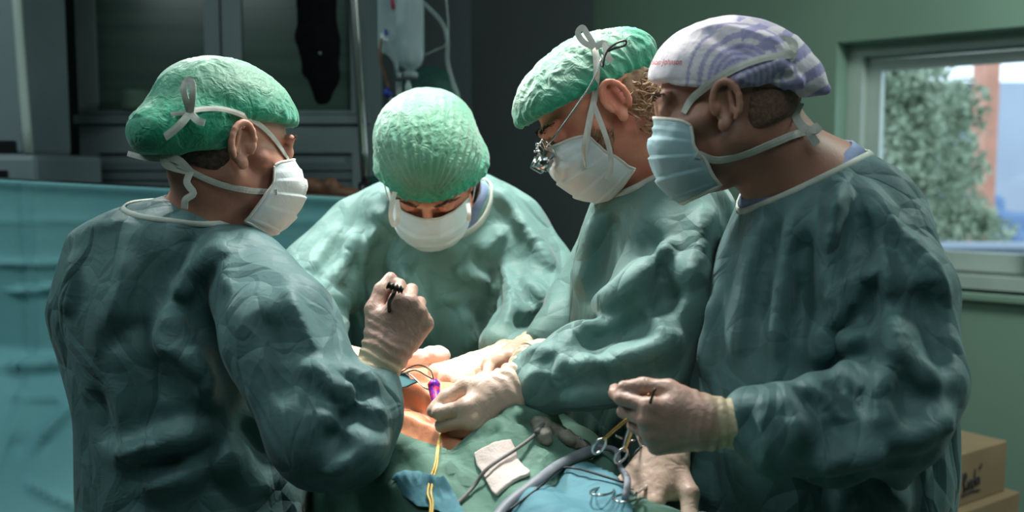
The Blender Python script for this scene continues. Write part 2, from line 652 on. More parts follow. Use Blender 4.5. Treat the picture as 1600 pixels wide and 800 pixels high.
def material(name, c1, c2=None, rough=.6, by='noise', scale=8., bump=0., bscale=60., bdist=.002, sss=0., metal=0., trans=0.,
             alpha=1., coat=0., stretch=(1, 1, 1), detail=4., sheen=0., spec=.5, emit=None, bump2=None, facet=None, lo=.35, hi=.65, ssc=(1, .35, .2)):
    m = bpy.data.materials.new(name)
    m.use_nodes = True
    nt = m.node_tree; N = nt.nodes; L = nt.links
    b = N['Principled BSDF']
    b.inputs['Base Color'].default_value = c1
    b.inputs['Roughness'].default_value = rough
    b.inputs['Metallic'].default_value = metal
    b.inputs['Specular IOR Level'].default_value = spec
    b.inputs['Coat Weight'].default_value = coat
    b.inputs['Sheen Weight'].default_value = sheen
    b.inputs['Alpha'].default_value = alpha
    b.inputs['Transmission Weight'].default_value = trans
    if sss:
        b.inputs['Subsurface Weight'].default_value = sss
        b.inputs['Subsurface Radius'].default_value = ssc
        b.inputs['Subsurface Scale'].default_value = .006
    tc = N.new('ShaderNodeTexCoord')
    mp = N.new('ShaderNodeMapping'); mp.inputs['Scale'].default_value = stretch
    L.new(tc.outputs['Object'], mp.inputs['Vector'])
    if c2 is not None:
        mx = N.new('ShaderNodeMix'); mx.data_type = 'RGBA'
        mx.inputs['A'].default_value = c1; mx.inputs['B'].default_value = c2
        nz = N.new('ShaderNodeTexNoise'); nz.inputs['Scale'].default_value = scale; nz.inputs['Detail'].default_value = detail
        L.new(mp.outputs[0], nz.inputs['Vector'])
        if by == 'noise':
            mr = N.new('ShaderNodeMapRange'); mr.inputs['From Min'].default_value = lo; mr.inputs['From Max'].default_value = hi
            L.new(nz.outputs['Fac'], mr.inputs['Value']); L.new(mr.outputs[0], mx.inputs['Factor'])
        else:
            at = N.new('ShaderNodeAttribute'); at.attribute_name = 'm'
            ad = N.new('ShaderNodeMath'); ad.operation = 'MULTIPLY_ADD'; ad.inputs[1].default_value = .5; ad.inputs[2].default_value = -.25
            L.new(nz.outputs['Fac'], ad.inputs[0])
            a2 = N.new('ShaderNodeMath'); a2.operation = 'ADD'; a2.use_clamp = True
            L.new(at.outputs['Fac'], a2.inputs[0]); L.new(ad.outputs[0], a2.inputs[1]); L.new(a2.outputs[0], mx.inputs['Factor'])
        L.new(mx.outputs['Result'], b.inputs['Base Color'])
    if bump:
        n2 = N.new('ShaderNodeTexNoise'); n2.inputs['Scale'].default_value = bscale; n2.inputs['Detail'].default_value = 5
        L.new(mp.outputs[0], n2.inputs['Vector'])
        bp = N.new('ShaderNodeBump'); bp.inputs['Strength'].default_value = bump; bp.inputs['Distance'].default_value = bdist
        L.new(n2.outputs['Fac'], bp.inputs['Height'])
        last = bp
        if bump2:
            s2, st2, d2 = bump2
            n3 = N.new('ShaderNodeTexNoise'); n3.inputs['Scale'].default_value = s2; n3.inputs['Detail'].default_value = 2
            n3.inputs['Distortion'].default_value = 1.2
            L.new(mp.outputs[0], n3.inputs['Vector'])
            if facet:
                dn = N.new('ShaderNodeTexNoise'); dn.inputs['Scale'].default_value = 5; dn.inputs['Detail'].default_value = 1
                L.new(tc.outputs['Object'], dn.inputs['Vector'])
                vm = N.new('ShaderNodeVectorMath'); vm.operation = 'MULTIPLY_ADD'
                vm.inputs[1].default_value = (.16, .16, .16)
                L.new(dn.outputs['Color'], vm.inputs[0]); L.new(tc.outputs['Object'], vm.inputs[2])
                for fs, fst, fd, st3 in facet:
                    m3 = N.new('ShaderNodeMapping'); m3.inputs['Scale'].default_value = st3; m3.inputs['Rotation'].default_value = (.3, .4, fs)
                    L.new(vm.outputs[0], m3.inputs['Vector'])
                    vo = N.new('ShaderNodeTexVoronoi'); vo.feature = 'DISTANCE_TO_EDGE'; vo.inputs['Scale'].default_value = fs
                    L.new(m3.outputs[0], vo.inputs['Vector'])
                    b3 = N.new('ShaderNodeBump'); b3.inputs['Strength'].default_value = fst; b3.inputs['Distance'].default_value = fd
                    L.new(vo.outputs['Distance'], b3.inputs['Height']); L.new(last.outputs[0], b3.inputs['Normal'])
                    last = b3
            rg = N.new('ShaderNodeMath'); rg.operation = 'SUBTRACT'; rg.inputs[1].default_value = .5
            ab = N.new('ShaderNodeMath'); ab.operation = 'ABSOLUTE'
            L.new(n3.outputs['Fac'], rg.inputs[0]); L.new(rg.outputs[0], ab.inputs[0])
            b2 = N.new('ShaderNodeBump'); b2.inputs['Strength'].default_value = st2; b2.inputs['Distance'].default_value = d2
            b2.invert = True
            L.new(ab.outputs[0], b2.inputs['Height']); L.new(last.outputs[0], b2.inputs['Normal'])
            last = b2
        L.new(last.outputs[0], b.inputs['Normal'])
    if emit:
        b.inputs['Emission Color'].default_value = emit[0]; b.inputs['Emission Strength'].default_value = emit[1]
    return m


MT = dict(
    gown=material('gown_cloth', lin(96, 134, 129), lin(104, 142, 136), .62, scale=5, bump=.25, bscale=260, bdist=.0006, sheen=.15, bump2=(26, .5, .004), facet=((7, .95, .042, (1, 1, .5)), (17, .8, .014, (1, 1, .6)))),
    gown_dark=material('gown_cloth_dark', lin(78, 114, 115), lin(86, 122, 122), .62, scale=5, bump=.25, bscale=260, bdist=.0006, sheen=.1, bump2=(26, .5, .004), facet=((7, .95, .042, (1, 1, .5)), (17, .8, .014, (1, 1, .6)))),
    trim=material('gown_trim', lin(200, 205, 195), lin(180, 190, 182), .8, scale=40, bump=.4, bscale=200, bdist=.001),
    scrub=material('scrub_cloth', lin(120, 138, 172), lin(132, 150, 182), .85, scale=30, bump=.4, bscale=200, bdist=.001),
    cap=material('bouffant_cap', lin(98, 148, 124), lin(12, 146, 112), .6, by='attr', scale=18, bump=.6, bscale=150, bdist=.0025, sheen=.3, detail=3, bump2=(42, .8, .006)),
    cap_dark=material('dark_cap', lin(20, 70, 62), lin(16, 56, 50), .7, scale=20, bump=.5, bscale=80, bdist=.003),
    skin=material('skin', lin(196, 146, 124), lin(184, 124, 106), .5, scale=14, sss=.25, bump=.25, bscale=190, bdist=.0012, detail=6),
    skin_tan=material('skin_tan', lin(178, 132, 112), lin(164, 114, 98), .5, scale=14, sss=.2, bump=.25, bscale=190, bdist=.0012, detail=6),
    skin_pink=material('skin_pink', lin(214, 152, 124), lin(198, 120, 98), .5, scale=22, sss=.25, bump=.5, bscale=120, bdist=.0016, detail=6),
    belly=material('iodine_skin', lin(236, 168, 130), lin(236, 146, 112), .45, scale=7, sss=.15, bump=.4, bscale=70, bdist=.002, detail=6),
    mask=material('mask_paper', lin(214, 222, 222), lin(198, 212, 216), .75, scale=12, bump=.3, bscale=300, bdist=.0005, sheen=.2, bump2=(28, .35, .004)),
    mask_blue=material('mask_paper_blue', lin(140, 172, 180), lin(156, 186, 192), .75, scale=12, bump=.3, bscale=300, bdist=.0005, bump2=(28, .35, .004)),
    tie=material('mask_tie', lin(214, 214, 206), lin(196, 198, 190), .8, scale=60, bump=.4, bscale=300, bdist=.0008),
    glove=material('latex_glove', lin(214, 186, 168), lin(222, 208, 178), .42, by='attr', scale=30, sss=.15, bump=.35, bscale=110, bdist=.0015, bump2=(60, .5, .003)),
    glove_tan=material('latex_glove_tan', lin(168, 136, 122), lin(200, 186, 154), .45, by='attr', scale=30, sss=.1, bump=.35, bscale=110, bdist=.0015, bump2=(60, .5, .003)),  # browner, darker latex for two of the gloves
    drape=material('drape_green', lin(98, 138, 122), lin(90, 130, 114), .75, scale=6, bump=.35, bscale=200, bdist=.0012, bump2=(14, .6, .008), facet=((9, .7, .02, (1, 1, 1)),)),
    drape_blue=material('drape_blue', lin(84, 138, 150), lin(74, 128, 142), .75, scale=6, bump=.3, bscale=200, bdist=.001, bump2=(12, .6, .012)),
    screen=material('screen_drape_blue', lin(112, 168, 172), lin(102, 160, 166), .8, scale=4, bump=.4, bscale=220, bdist=.001, bump2=(5, .35, .01)),
    gauze=material('gauze', lin(232, 218, 210), lin(222, 206, 198), .95, scale=40, bump=.8, bscale=260, bdist=.0015),
    steel=material('steel', lin(190, 192, 190), None, .22, metal=1.0),
    gold=material('gold_steel', lin(205, 160, 96), None, .25, metal=1.0),
    dark_steel=material('dark_steel', lin(60, 54, 50), None, .35, metal=.6),
    hair=material('short_hair', lin(86, 70, 60), lin(56, 46, 40), .8, scale=160, bump=1., bscale=400, bdist=.002, detail=2),
    stubble=material('stubble', lin(146, 110, 94), lin(116, 88, 76), .8, scale=240, bump=.6, bscale=400, bdist=.0015, detail=2),
    hair_grey=material('grey_blond_hair', lin(190, 160, 126), lin(130, 100, 74), .45, scale=60, lo=.4, hi=.6),
    brow=material('eyebrow_hair', lin(92, 66, 52), lin(60, 44, 36), .8, scale=200),
    lips=material('eye_white', lin(200, 190, 184), None, .3),
    wall=material('wall_green', lin(122, 150, 134), lin(116, 144, 128), .75, scale=2, bump=.1, bscale=150, bdist=.001),
    wall_dark=material('wall_dark_green', lin(62, 84, 72), lin(56, 78, 68), .7, scale=2, bump=.1, bscale=150, bdist=.001),
    wall_grey=material('wall_slate', lin(56, 66, 70), lin(52, 62, 66), .6, scale=2),
    floor=material('floor_vinyl', lin(96, 112, 108), lin(84, 100, 98), .35, scale=5),
    ceiling=material('ceiling_paint', lin(170, 180, 172), None, .8),
    white=material('window_frame_paint', lin(176, 188, 182), lin(168, 182, 176), .45, scale=6),
    cabinet=material('cabinet_grey', lin(104, 118, 120), lin(96, 110, 112), .5, scale=4),
    cabinet_glass=material('cabinet_glass', lin(62, 82, 74), lin(54, 72, 66), .22, scale=3, stretch=(.4, 1, 14)),
    shutter=material('shutter_grey', lin(82, 96, 98), lin(74, 88, 90), .5, scale=4),
    black=material('black_cloth', lin(10, 10, 13), lin(14, 14, 17), .95, scale=30, spec=.1),
    black_plastic=material('black_plastic', lin(16, 16, 18), None, .35),
    equipment=material('equipment_plastic', lin(120, 134, 140), lin(112, 126, 132), .45, scale=4),
    plastic=material('clear_plastic', lin(190, 208, 212), lin(170, 192, 198), .12, scale=10, alpha=.42, stretch=(1, 1, .3)),
    tubing=material('pvc_tubing', lin(170, 186, 186), None, .2, alpha=.35),
    valve_blue=material('blue_plastic', lin(30, 60, 150), None, .4),
    valve_red=material('red_plastic', lin(170, 50, 80), None, .4),
    cardboard=material('cardboard', lin(134, 112, 84), lin(122, 102, 76), .85, scale=6, bump=.2, bscale=90, bdist=.001),
    ink=material('print_ink', lin(40, 34, 40), None, .8),
    brown=material('tan_leather', lin(128, 84, 56), lin(84, 54, 38), .6, scale=14),
    tape=material('grey_tape', lin(160, 154, 142), lin(130, 126, 116), .7, scale=50, bump=.6, bscale=150, bdist=.002),
    hose=material('grey_hose', lin(138, 144, 152), lin(120, 128, 138), .5, scale=30),
    cord=material('cord_grey', lin(120, 118, 116), None, .5),
    yellow=material('yellow_tubing', lin(216, 176, 74), lin(226, 196, 110), .4, scale=60),
    magenta=material('magenta_speckle', lin(214, 20, 92), lin(92, 28, 190), .45, scale=170, lo=.47, hi=.53, detail=1),
    shoe=material('theatre_clog', lin(200, 204, 204), None, .5),
    print_red=material('print_red', lin(196, 44, 60), None, .8),
    foliage=material('foliage', lin(122, 142, 116), lin(172, 186, 162), .7, scale=3),
    bark=material('bark', lin(96, 84, 72), None, .9),
    facade=material('facade_pale', lin(176, 186, 200), lin(160, 172, 188), .8, scale=.5),
    brick=material('brick_orange', lin(196, 142, 120), lin(182, 128, 108), .8, scale=4),
    asphalt=material('yard_ground', lin(130, 134, 132), lin(110, 114, 112), .9, scale=2),
    car_blue=material('car_paint_blue', lin(90, 120, 160), None, .3),
)


def glass_mat():
    m = bpy.data.materials.new('window_glass')
    m.use_nodes = True
    nt = m.node_tree
    nt.nodes.clear()
    o = nt.nodes.new('ShaderNodeOutputMaterial')
    t = nt.nodes.new('ShaderNodeBsdfTransparent'); t.inputs[0].default_value = (.93, .97, .96, 1)
    g = nt.nodes.new('ShaderNodeBsdfGlossy'); g.inputs['Roughness'].default_value = .02
    x = nt.nodes.new('ShaderNodeMixShader'); x.inputs[0].default_value = .06
    nt.links.new(t.outputs[0], x.inputs[1]); nt.links.new(g.outputs[0], x.inputs[2]); nt.links.new(x.outputs[0], o.inputs[0])
    return m


MT['glass'] = glass_mat()
# ---------------------------------------------------------------- the room
def struct(o):
    return tag(o, kind='structure')


X0, X1, YB, YF, HC = -2.7, 3.4, 4.9, -1.6, 3.0
WT = unit(np.array([.763, -.646, 0]))            # along the window wall, far-left to near-right
WN = np.array([-WT[1], WT[0], 0])                # outwards
WN = WN if WN[1] > 0 else -WN
W0 = np.array([1.365, 4.094, 0])                 # left edge of the window reveal on the wall face
RW = np.array([WT, WN, [0, 0, 1.]])              # wall coordinates (s, depth, z) -> world
SL = -1.234                                      # where the window wall meets the back wall
SR = 4.3
ZB, ZT, WW, RV = 1.035, 2.045, 1.62, .13
struct(box('floor', (X0 - 1, YF - .5, -.1), (X1 + 3, 8, 0), MT['floor']))
struct(box('ceiling', (X0 - .2, YF - .2, HC), (X1 + 1.6, 6, HC + .1), MT['ceiling']))
struct(box('wall_back', (X0 - .2, YB, 0), (W0[0] + SL * WT[0] + .02, YB + .15, HC), MT['wall_grey']))
struct(box('wall_left', (X0 - .15, YF, 0), (X0, YB + .1, HC), MT['wall_dark']))
struct(box('wall_front', (X0, YF - .15, 0), (X1 + 1.6, YF, HC), MT['wall']))
gv, gf = merge(box_geo((SL - .1, 0, 0), (0, .3, HC), RW, W0), box_geo((WW, 0, 0), (SR, .3, HC), RW, W0),
               box_geo((0, 0, 0), (WW, .3, ZB), RW, W0), box_geo((0, 0, ZT), (WW, .3, HC), RW, W0))
struct(mesh_obj('wall_right', gv, gf, MT['wall'], smooth=False))
e = W0 + WT * SR
struct(box('wall_right_near', (e[0] - .02, YF, 0), (e[0] + .15, e[1] + .1, HC), MT['wall']))
struct(box('trim_1', (-.02, -.035, ZB - .03), (WW + .02, RV, ZB), MT['wall'], R=RW, o=W0, bevel=.006))   # the sill ledge


def wframe(s0, s1, z0, z1, d0, d1, t, parent, name='window_frame', tb=None):
    tb = tb or t
    return mesh_obj(name, *merge(box_geo((s0, d0, z0), (s0 + t, d1, z1), RW, W0), box_geo((s1 - t, d0, z0), (s1, d1, z1), RW, W0),
                                 box_geo((s0 + t, d0, z0), (s1 - t, d1, z0 + tb), RW, W0), box_geo((s0 + t, d0, z1 - t), (s1 - t, d1, z1), RW, W0)),
                    MT['white'], parent, smooth=False)


win = struct(mesh_obj('window_1', *merge(box_geo((0, RV, ZB), (.06, RV + .14, ZT), RW, W0), box_geo((WW - .06, RV, ZB), (WW, RV + .14, ZT), RW, W0),
                                         box_geo((.06, RV, ZB), (WW - .06, RV + .14, ZB + .05), RW, W0),
                                         box_geo((.06, RV, ZT - .05), (WW - .06, RV + .14, ZT), RW, W0)), MT['white'], smooth=False))
s1 = wframe(.06, .80, ZB + .05, ZT - .05, RV + .07, RV + .12, .058, win, 'sash', .09)
box('pane', (.11, RV + .092, ZB + .13), (.75, RV + .098, ZT - .10), MT['glass'], s1, R=RW, o=W0)
s2 = wframe(.74, 1.56, ZB + .05, ZT - .05, RV + .01, RV + .06, .075, win, 'sash', .09)
box('pane', (.80, RV + .032, ZB + .13), (1.50, RV + .038, ZT - .11), MT['glass'], s2, R=RW, o=W0)
mesh_obj('window_track', *merge(box_geo((.06, RV + .062, ZB + .05), (WW - .06, RV + .068, ZB + .065), RW, W0),
                                box_geo((.06, RV + .062, ZT - .065), (WW - .06, RV + .068, ZT - .05), RW, W0)), MT['steel'], win, smooth=False)


# ---- outside the window
def wpt(px, py, d):
    """a point far outside, on the plane y = d"""
    return P(px, py, d)


struct(box('ground_outside', (2, 6.2, -3.4), (26, 40, -3.3), MT['asphalt']))


def leafy(name, c, r, n, seed, leaf, mat, label, trunk=True):
    rs = np.random.RandomState(seed)
    blobs = rs.normal(size=(16, 3)) * np.array(r) * .42 + c
    V, Fq = [], []
    for i in range(n):
        b = blobs[rs.randint(16)]
        d = unit(rs.normal(size=3))
        p = b + d * np.array(r) * .40 * (rs.rand() ** .4)
        a = unit(rs.normal(size=3)); bb = unit(np.cross(a, rs.normal(size=3)))
        s = leaf * (.6 + .8 * rs.rand())
        o = len(V)
        V += [p - a * s, p + bb * s * .45, p + a * s, p - bb * s * .45]
        Fq.append([o, o + 1, o + 2, o + 3])
    root = mesh_obj(name, V, np.array(Fq), mat, smooth=False)
    tag(root, label, 'tree', 'trees seen through the window')
    if trunk:
        z0 = -3.3
        tube('trunk', [(c[0], c[1], z0), (c[0] + .1, c[1], c[2] - .2), (c[0], c[1] + .05, c[2] + r[2] * .5)], lambda t: .16 - .1 * t, MT['bark'], root)
    return root


leafy('tree', wpt(1415, 185, 9.5), (.78, .7, 1.0), 6500, 3, .05, MT['foliage'], 'large blurred green tree filling the left half of the window')
leafy('tree', wpt(1480, 345, 11.5), (.75, .6, .6), 4200, 5, .05, MT['foliage'], 'lower blurred tree in front of the pale building outside')
bl = empty('building', 'pale blurred building with an orange corner pier outside the window', 'building')
a, b_ = wpt(1380, 300, 17), wpt(1640, 300, 17)
box('facade', (a[0], 17, -3.3), (b_[0] + 2, 21, wpt(1500, 128, 17)[2]), MT['facade'], bl)
box('corner_pier', (wpt(1547, 0, 13)[0], 13, -3.3), (wpt(1568, 0, 13)[0], 13.4, wpt(0, 40, 13)[2]), MT['brick'], bl)
for px, py in ((1500, 165), (1500, 260), (1440, 165)):
    w_ = wpt(px, py, 16.95)
    box('facade_window', w_ - [.35, 0, .4], w_ + [.35, .1, .4], MT['cabinet_glass'], bl)
pr = empty('parapet', 'white capped parapet just below the blurred tree outside', 'wall')
q = P(1480, 392, 5.6)
box('parapet_cap', (q[0] - 1.0, 5.45, q[2] - .05), (q[0] + 3, 5.95, q[2] + .03), MT['facade'], pr, bevel=.01)
box('parapet_wall', (q[0] - .95, 5.52, -3.3), (q[0] + 2.9, 5.88, q[2] - .05), MT['facade'], pr)
cr = wpt(1500, 352, 15.2)
cm = Field()
cm.box(cr, (1.0, .5, .22), .12, .05); cm.box(cr + [0, 0, .3], (.55, .42, .2), .14, .08)
for sx in (-.6, .6):
    cm.cap(cr + [sx, -.5, -.22], cr + [sx, .5, -.22], .2, k=.0)
cv, cq = cm.mesh(.05)
car = mesh_obj('car', cv, cq, MT['car_blue']); tag(car, 'blurred blue-grey car parked outside beneath the tree', 'car')
box('car_park_deck', (cr[0] - 2, 13.8, -3.3), (cr[0] + 3, 16.6, cr[2] - .42), MT['asphalt'])
bpy.data.objects['car_park_deck']['kind'] = 'structure'

# ---- cabinets along the back left
CY = 3.55
cab = empty('storage_cabinet', 'tall grey storage cabinet with a glazed upper door behind the left surgeon', 'cabinet')
cab.location = (0, 0, 0)


def px2x(px, Y, py=200):
    return P(px, py, Y)[0]


xa, xb = px2x(122, CY), px2x(575, CY)
zt, zm, zm2 = 2.35, P(0, 178, CY)[2], P(0, 196, CY)[2]
box('carcass', (xa, CY + .02, 0), (xb, CY + .55, zt), MT['cabinet'], cab)
for (l, r) in ((xa, (xa + xb) / 2), ((xa + xb) / 2, xb)):
    up = mesh_obj('door', *merge(box_geo((l + .004, CY, zm), (l + .075, CY + .025, zt), None), box_geo((r - .06, CY, zm), (r - .004, CY + .025, zt)),
                                 box_geo((l + .075, CY, zm), (r - .06, CY + .025, zm + .012)), box_geo((l + .075, CY, zt - .08), (r - .06, CY + .025, zt))), MT['cabinet'], cab, smooth=False)
    box('door_panel', (l + .075, CY + .012, zm + .012), (r - .06, CY + .019, zt - .08), MT['cabinet_glass'], up)
    for k in range(1):
        lo_z, hi_z = .1, zm2
        dn = mesh_obj('door', *merge(box_geo((l + .004, CY, lo_z), (l + .07, CY + .025, hi_z)), box_geo((r - .06, CY, lo_z), (r - .004, CY + .025, hi_z)),
                                     box_geo((l + .07, CY, hi_z - .10), (r - .06, CY + .025, hi_z)), box_geo((l + .07, CY, lo_z), (r - .06, CY + .025, lo_z + .08))), MT['cabinet'], cab, smooth=False)
        n_ = int((hi_z - .1 - lo_z - .08) / .035)
        mesh_obj('louvre', *merge(*[box_geo((l + .07, CY + .004 + .0, lo_z + .08 + i * .035), (r - .06, CY + .02, lo_z + .08 + i * .035 + .028)) for i in range(n_)]), MT['shutter'], dn, smooth=False)
box('worktop', (xa - .01, CY - .02, zm2 + .004), (xb + .01, CY + .02, zm - .004), MT['cabinet'], cab, bevel=.004)
# blurred jar-like shape on the shelf behind the glass
sh = tag(mesh_obj('storage_jar', *tube_geo([P(215, 172, CY - .08) + [0, 0, -.004], P(215, 150, CY - .08), P(215, 140, CY - .08)], lambda t: .055 - .015 * max(0, t - .7) * 3, 14, 3), MT['wall_dark']),
         'dim dark jar standing on the cabinet ledge behind the left cap', 'jar')
# dark wall panel right of the cabinet
struct(box('trim_2', (px2x(575, 3.9), 3.95, 0), (px2x(735, 3.9), 4.05, HC), MT['wall_grey']))

struct(box('trim_3', (px2x(30, 3.9), 3.95, 0), (px2x(126, 3.9), 4.05, HC), MT['wall_dark']))
# equipment column far left
eq = empty('anaesthesia_machine', 'grey equipment column at the far left edge with black ports', 'machine')
EY = 3.0
xe = px2x(-70, EY), px2x(44, EY)
zz = P(0, 240, EY)[2]
box('cabinet_body', (xe[0] - .3, EY, .12), (px2x(52, EY), EY + .5, zz), MT['equipment'], eq, bevel=.02)
box('tower', (xe[0] - .2, EY + .05, zz), (px2x(20, EY), EY + .4, 2.5), MT['equipment'], eq, bevel=.015)
tube('side_pipe', [(px2x(25, EY), EY + .02, 2.5), (px2x(30, EY), EY + .02, 2.0), (px2x(38, EY), EY + .02, zz)], .016, MT['white'], eq)
box('screen', (px2x(-25, EY), EY + .035, P(0, 239, EY)[2]), (px2x(11, EY), EY + .05, P(0, 219, EY)[2]), MT['black_plastic'], eq)
box('port', (px2x(-12, EY), EY - .012, P(0, 278, EY)[2]), (px2x(9, EY), EY + .01, P(0, 266, EY)[2]), MT['black_plastic'], eq)
for sx in (xe[0] - .2, xe[0] + .15):
    tube('castor', [(sx, EY + .1, .06), (sx, EY + .16, .06)], .06, MT['black_plastic'], eq, 14, 0)

# ---- cardboard boxes stacked at the right
BC = np.array([1.485, 2.82, 0.]); E1 = unit([.82, .57, 0]); E2 = unit([-.57, .82, 0])
RB = np.array([E1, E2, [0, 0, 1.]])


def carton(label, x0, x1, y0, y1, z0, z1, print_=False):
    r = empty('cardboard_box', label, 'box', 'stacked cardboard boxes')
    box('carton_body', (x0, y0, z0), (x1, y1, z1), MT['cardboard'], r, R=RB, o=BC, bevel=.004)
    ym = (y0 + y1) / 2
    mesh_obj('packing_tape', *merge(box_geo((x0 + .002, ym - .024, z1), (x1 - .002, ym + .024, z1 + .0012), RB, BC),
                                    box_geo((x1, ym - .024, z1 - .06), (x1 + .0012, ym + .024, z1), RB, BC)), MT['brown'], r, smooth=False)
    if print_:
        g = []
        for st in ([(-.235, .085), (-.23, .045), (-.232, .03)], [(-.235, .082), (-.222, .085), (-.222, .066), (-.234, .06), (-.218, .035)],
                   [(-.21, .06), (-.208, .04), (-.198, .04), (-.196, .062), (-.194, .038)], [(-.178, .058), (-.19, .056), (-.188, .04), (-.178, .04), (-.174, .09)],
                   [(-.166, .06), (-.164, .038)], [(-.164, .058), (-.152, .062), (-.15, .04)], [(-.24, .022), (-.19, .026), (-.145, .022)], [(-.15, .085), (-.14, .1)]):
            pts = [np.array([x, y0 - .001, z0 + z + .01]) @ RB + BC for x, z in st]
            g.append(tube_geo(pts, .0035, 6, 3))
        mesh_obj('printed_mark', *merge(*g), MT['ink'], r)
    return r


carton('open brown cardboard box with dark script print, topmost of the stack at right', -.52, 0, 0, .34, .545, .70, True)
carton('wider brown cardboard box directly beneath the printed one', -.56, .03, -.03, .38, .27, .545)
carton('bottom brown cardboard box of the stack, standing on the floor', -.55, .02, -.02, .37, 0, .27)

# ---- drip pole, bags and hanging things behind the surgeons
DP = 2.75
pole = empty('drip_stand', 'chrome drip pole standing between the left and centre surgeons', 'drip stand')
pt, pb = P(549, -60, DP), P(571, 285, DP)
dr = unit(pb - pt)
foot = pt + dr * ((0.12 - pt[2]) / dr[2])
tube('pole', [pt, (pt + pb) / 2, pb], .0125, MT['steel'], pole, 12, 3)
tube('outer_pole', [pb - [0, 0, .02], foot], .016, MT['steel'], pole, 12, 0)
tube('collar', [pb - [0, 0, .05], pb + [0, 0, .0]], .021, MT['black_plastic'], pole, 12, 0)
for k in range(5):
    a_ = k * 2 * math.pi / 5 + .3
    ft = foot + np.array([math.cos(a_) * .28, math.sin(a_) * .28, 0]); ft[2] = .07
    tube('leg', [foot, (foot + ft) / 2 + [0, 0, .01], ft], .012, MT['steel'], pole, 8, 3)
    tube('castor', [ft + [0, -.012, -.035], ft + [0, .012, -.035]], .035, MT['black_plastic'], pole, 12, 0)
hook_z = 2.42
hk = P(600, -180, DP)
tube('hook', [pt + [0, 0, -.02], pt + [.05, 0, .05], hk + [0, 0, .0], hk + [.05, 0, .02]], .005, MT['steel'], pole, 8, 4)


def revolve(prof, c, sides=24, sx=1., sy=1.):
    V, Fq = [], []
    for r, z in prof:
        for k in range(sides):
            a = 2 * math.pi * k / sides
            V.append(c + np.array([r * math.cos(a) * sx, r * math.sin(a) * sy, z]))
    n = len(prof)
    for i in range(n - 1):
        for k in range(sides):
            k2 = (k + 1) % sides
            Fq.append([i * sides + k, i * sides + k2, (i + 1) * sides + k2, (i + 1) * sides + k])
    Fq.append(list(range(sides))[::-1]); Fq.append([(n - 1) * sides + k for k in range(sides)])
    return V, Fq


U = DP / FPX
bot = tag(bpy.data.objects.new('drip_bottle', None), 'clear upside-down infusion bottle, the wider one in front hanging by the pole', 'bottle', 'infusion bottles')
scene.collection.objects.link(bot)
c0 = P(641, 112, DP - .05)
mesh_obj('bottle_body', *revolve([(.010, 0), (.012, .004), (.030, .016), (.037, .030), (.040, .05), (.040, .20), (.0385, .215), (.040, .23), (.040, .30), (.03, .315), (.008, .32)], c0), MT['plastic'], bot)
mesh_obj('liquid', *revolve([(.009, .006), (.028, .019), (.035, .032), (.0375, .05), (.0375, .13)], c0), material('saline', lin(150, 170, 176), None, .1, alpha=.55), bot)
cp = mesh_obj('bottle_cap', *revolve([(.019, -.018), (.022, -.016), (.022, -.002), (.014, .002)], c0), MT['equipment'], bot)
mesh_obj('drip_chamber', *revolve([(.004, -.085), (.009, -.075), (.010, -.04), (.006, -.03), (.005, -.016)], c0 + [-.006, 0, 0]), MT['plastic'], bot)
tube('hanger', [c0 + [-.01, 0, .315], c0 + [-.012, 0, .36], c0 + [.012, 0, .36], c0 + [.01, 0, .315]], .002, MT['white'], bot, 6, 4)
tube('bottle_cap_seal', [c0 + [-.03, -.012, -.004], c0 + [-.03, -.012, -.02]], .008, MT['equipment'], bot, 10, 0)

bag = tag(bpy.data.objects.new('drip_bag', None), 'flat clear infusion bag with a small blue mark, hanging behind the bottle', 'bag')
scene.collection.objects.link(bag)
c1 = P(612, 100, DP + .03)
Z = np.linspace(0, 1, 22); A = np.linspace(-1, 1, 15)
for side, nm in ((1, 'bag_body'),):
    bf = Field()
    bf.box(c1 + [0, 0, .17], (.040, .013, .14), .012, .01)
    bf.cap(c1 + [0, 0, .06], c1 + [.012, 0, .0], .024, .008, k=.02)
    bv, bq = bf.mesh(.005, smooth=2)
    mesh_obj('bag_body', bv, bq, MT['plastic'], bag)
box('bag_mark', P(601, 55, DP + .008), P(601, 55, DP + .008) + [.008, .002, .016], MT['valve_blue'], bag)
tube('bag_port', [c1 + [.012, -.0, .01], c1 + [.014, 0, -.03]], .007, MT['equipment'], bag, 10, 0)
tube('bag_label', [P(615, 14, DP + .01), P(611, -10, DP + .01)], .006, MT['valve_red'], bag, 6, 0)

sets = tag(bpy.data.objects.new('infusion_line', None), 'clear infusion line with blue stopcocks falling from the bottle and bag', 'tube')
scene.collection.objects.link(sets)
tube('line', [P(596, 60, DP), P(594, 90, DP), P(602, 120, DP), P(609, 150, DP), P(606, 200, DP), P(612, 300, DP)], .0035, MT['brown'], sets, 8, 5)
tube('stopcock', [P(602, 140, DP - .01), P(609, 150, DP - .01)], .011, MT['valve_blue'], sets, 8, 0)
tube('connector', [P(611, 152, DP - .01), P(613, 166, DP - .01)], .006, MT['equipment'], sets, 8, 0)
tube('red_port', [P(601, 183, DP - .01), P(606, 196, DP - .01)], .007, MT['valve_red'], sets, 8, 0)
tube('line', [P(640, 150, DP - .05), P(641, 170, DP - .05), P(645, 300, DP - .05)], .0045, MT['tubing'], sets, 8, 3)
tube('filter_tube', [P(623, 128, DP - .01), P(624, 180, DP - .01)], .009, MT['tubing'], sets, 10, 0)
tag(tube('oxygen_tube', [P(662, 4, DP), P(690, 35, DP), P(699, 62, DP), P(699, 95, DP), P(708, 130, DP), P(718, 165, DP), P(722, 260, DP), P(724, 420, DP)], .0065, MT['tubing'], None, 10, 5),
    'single clear thick tube looping down right of the bottle', 'tube')
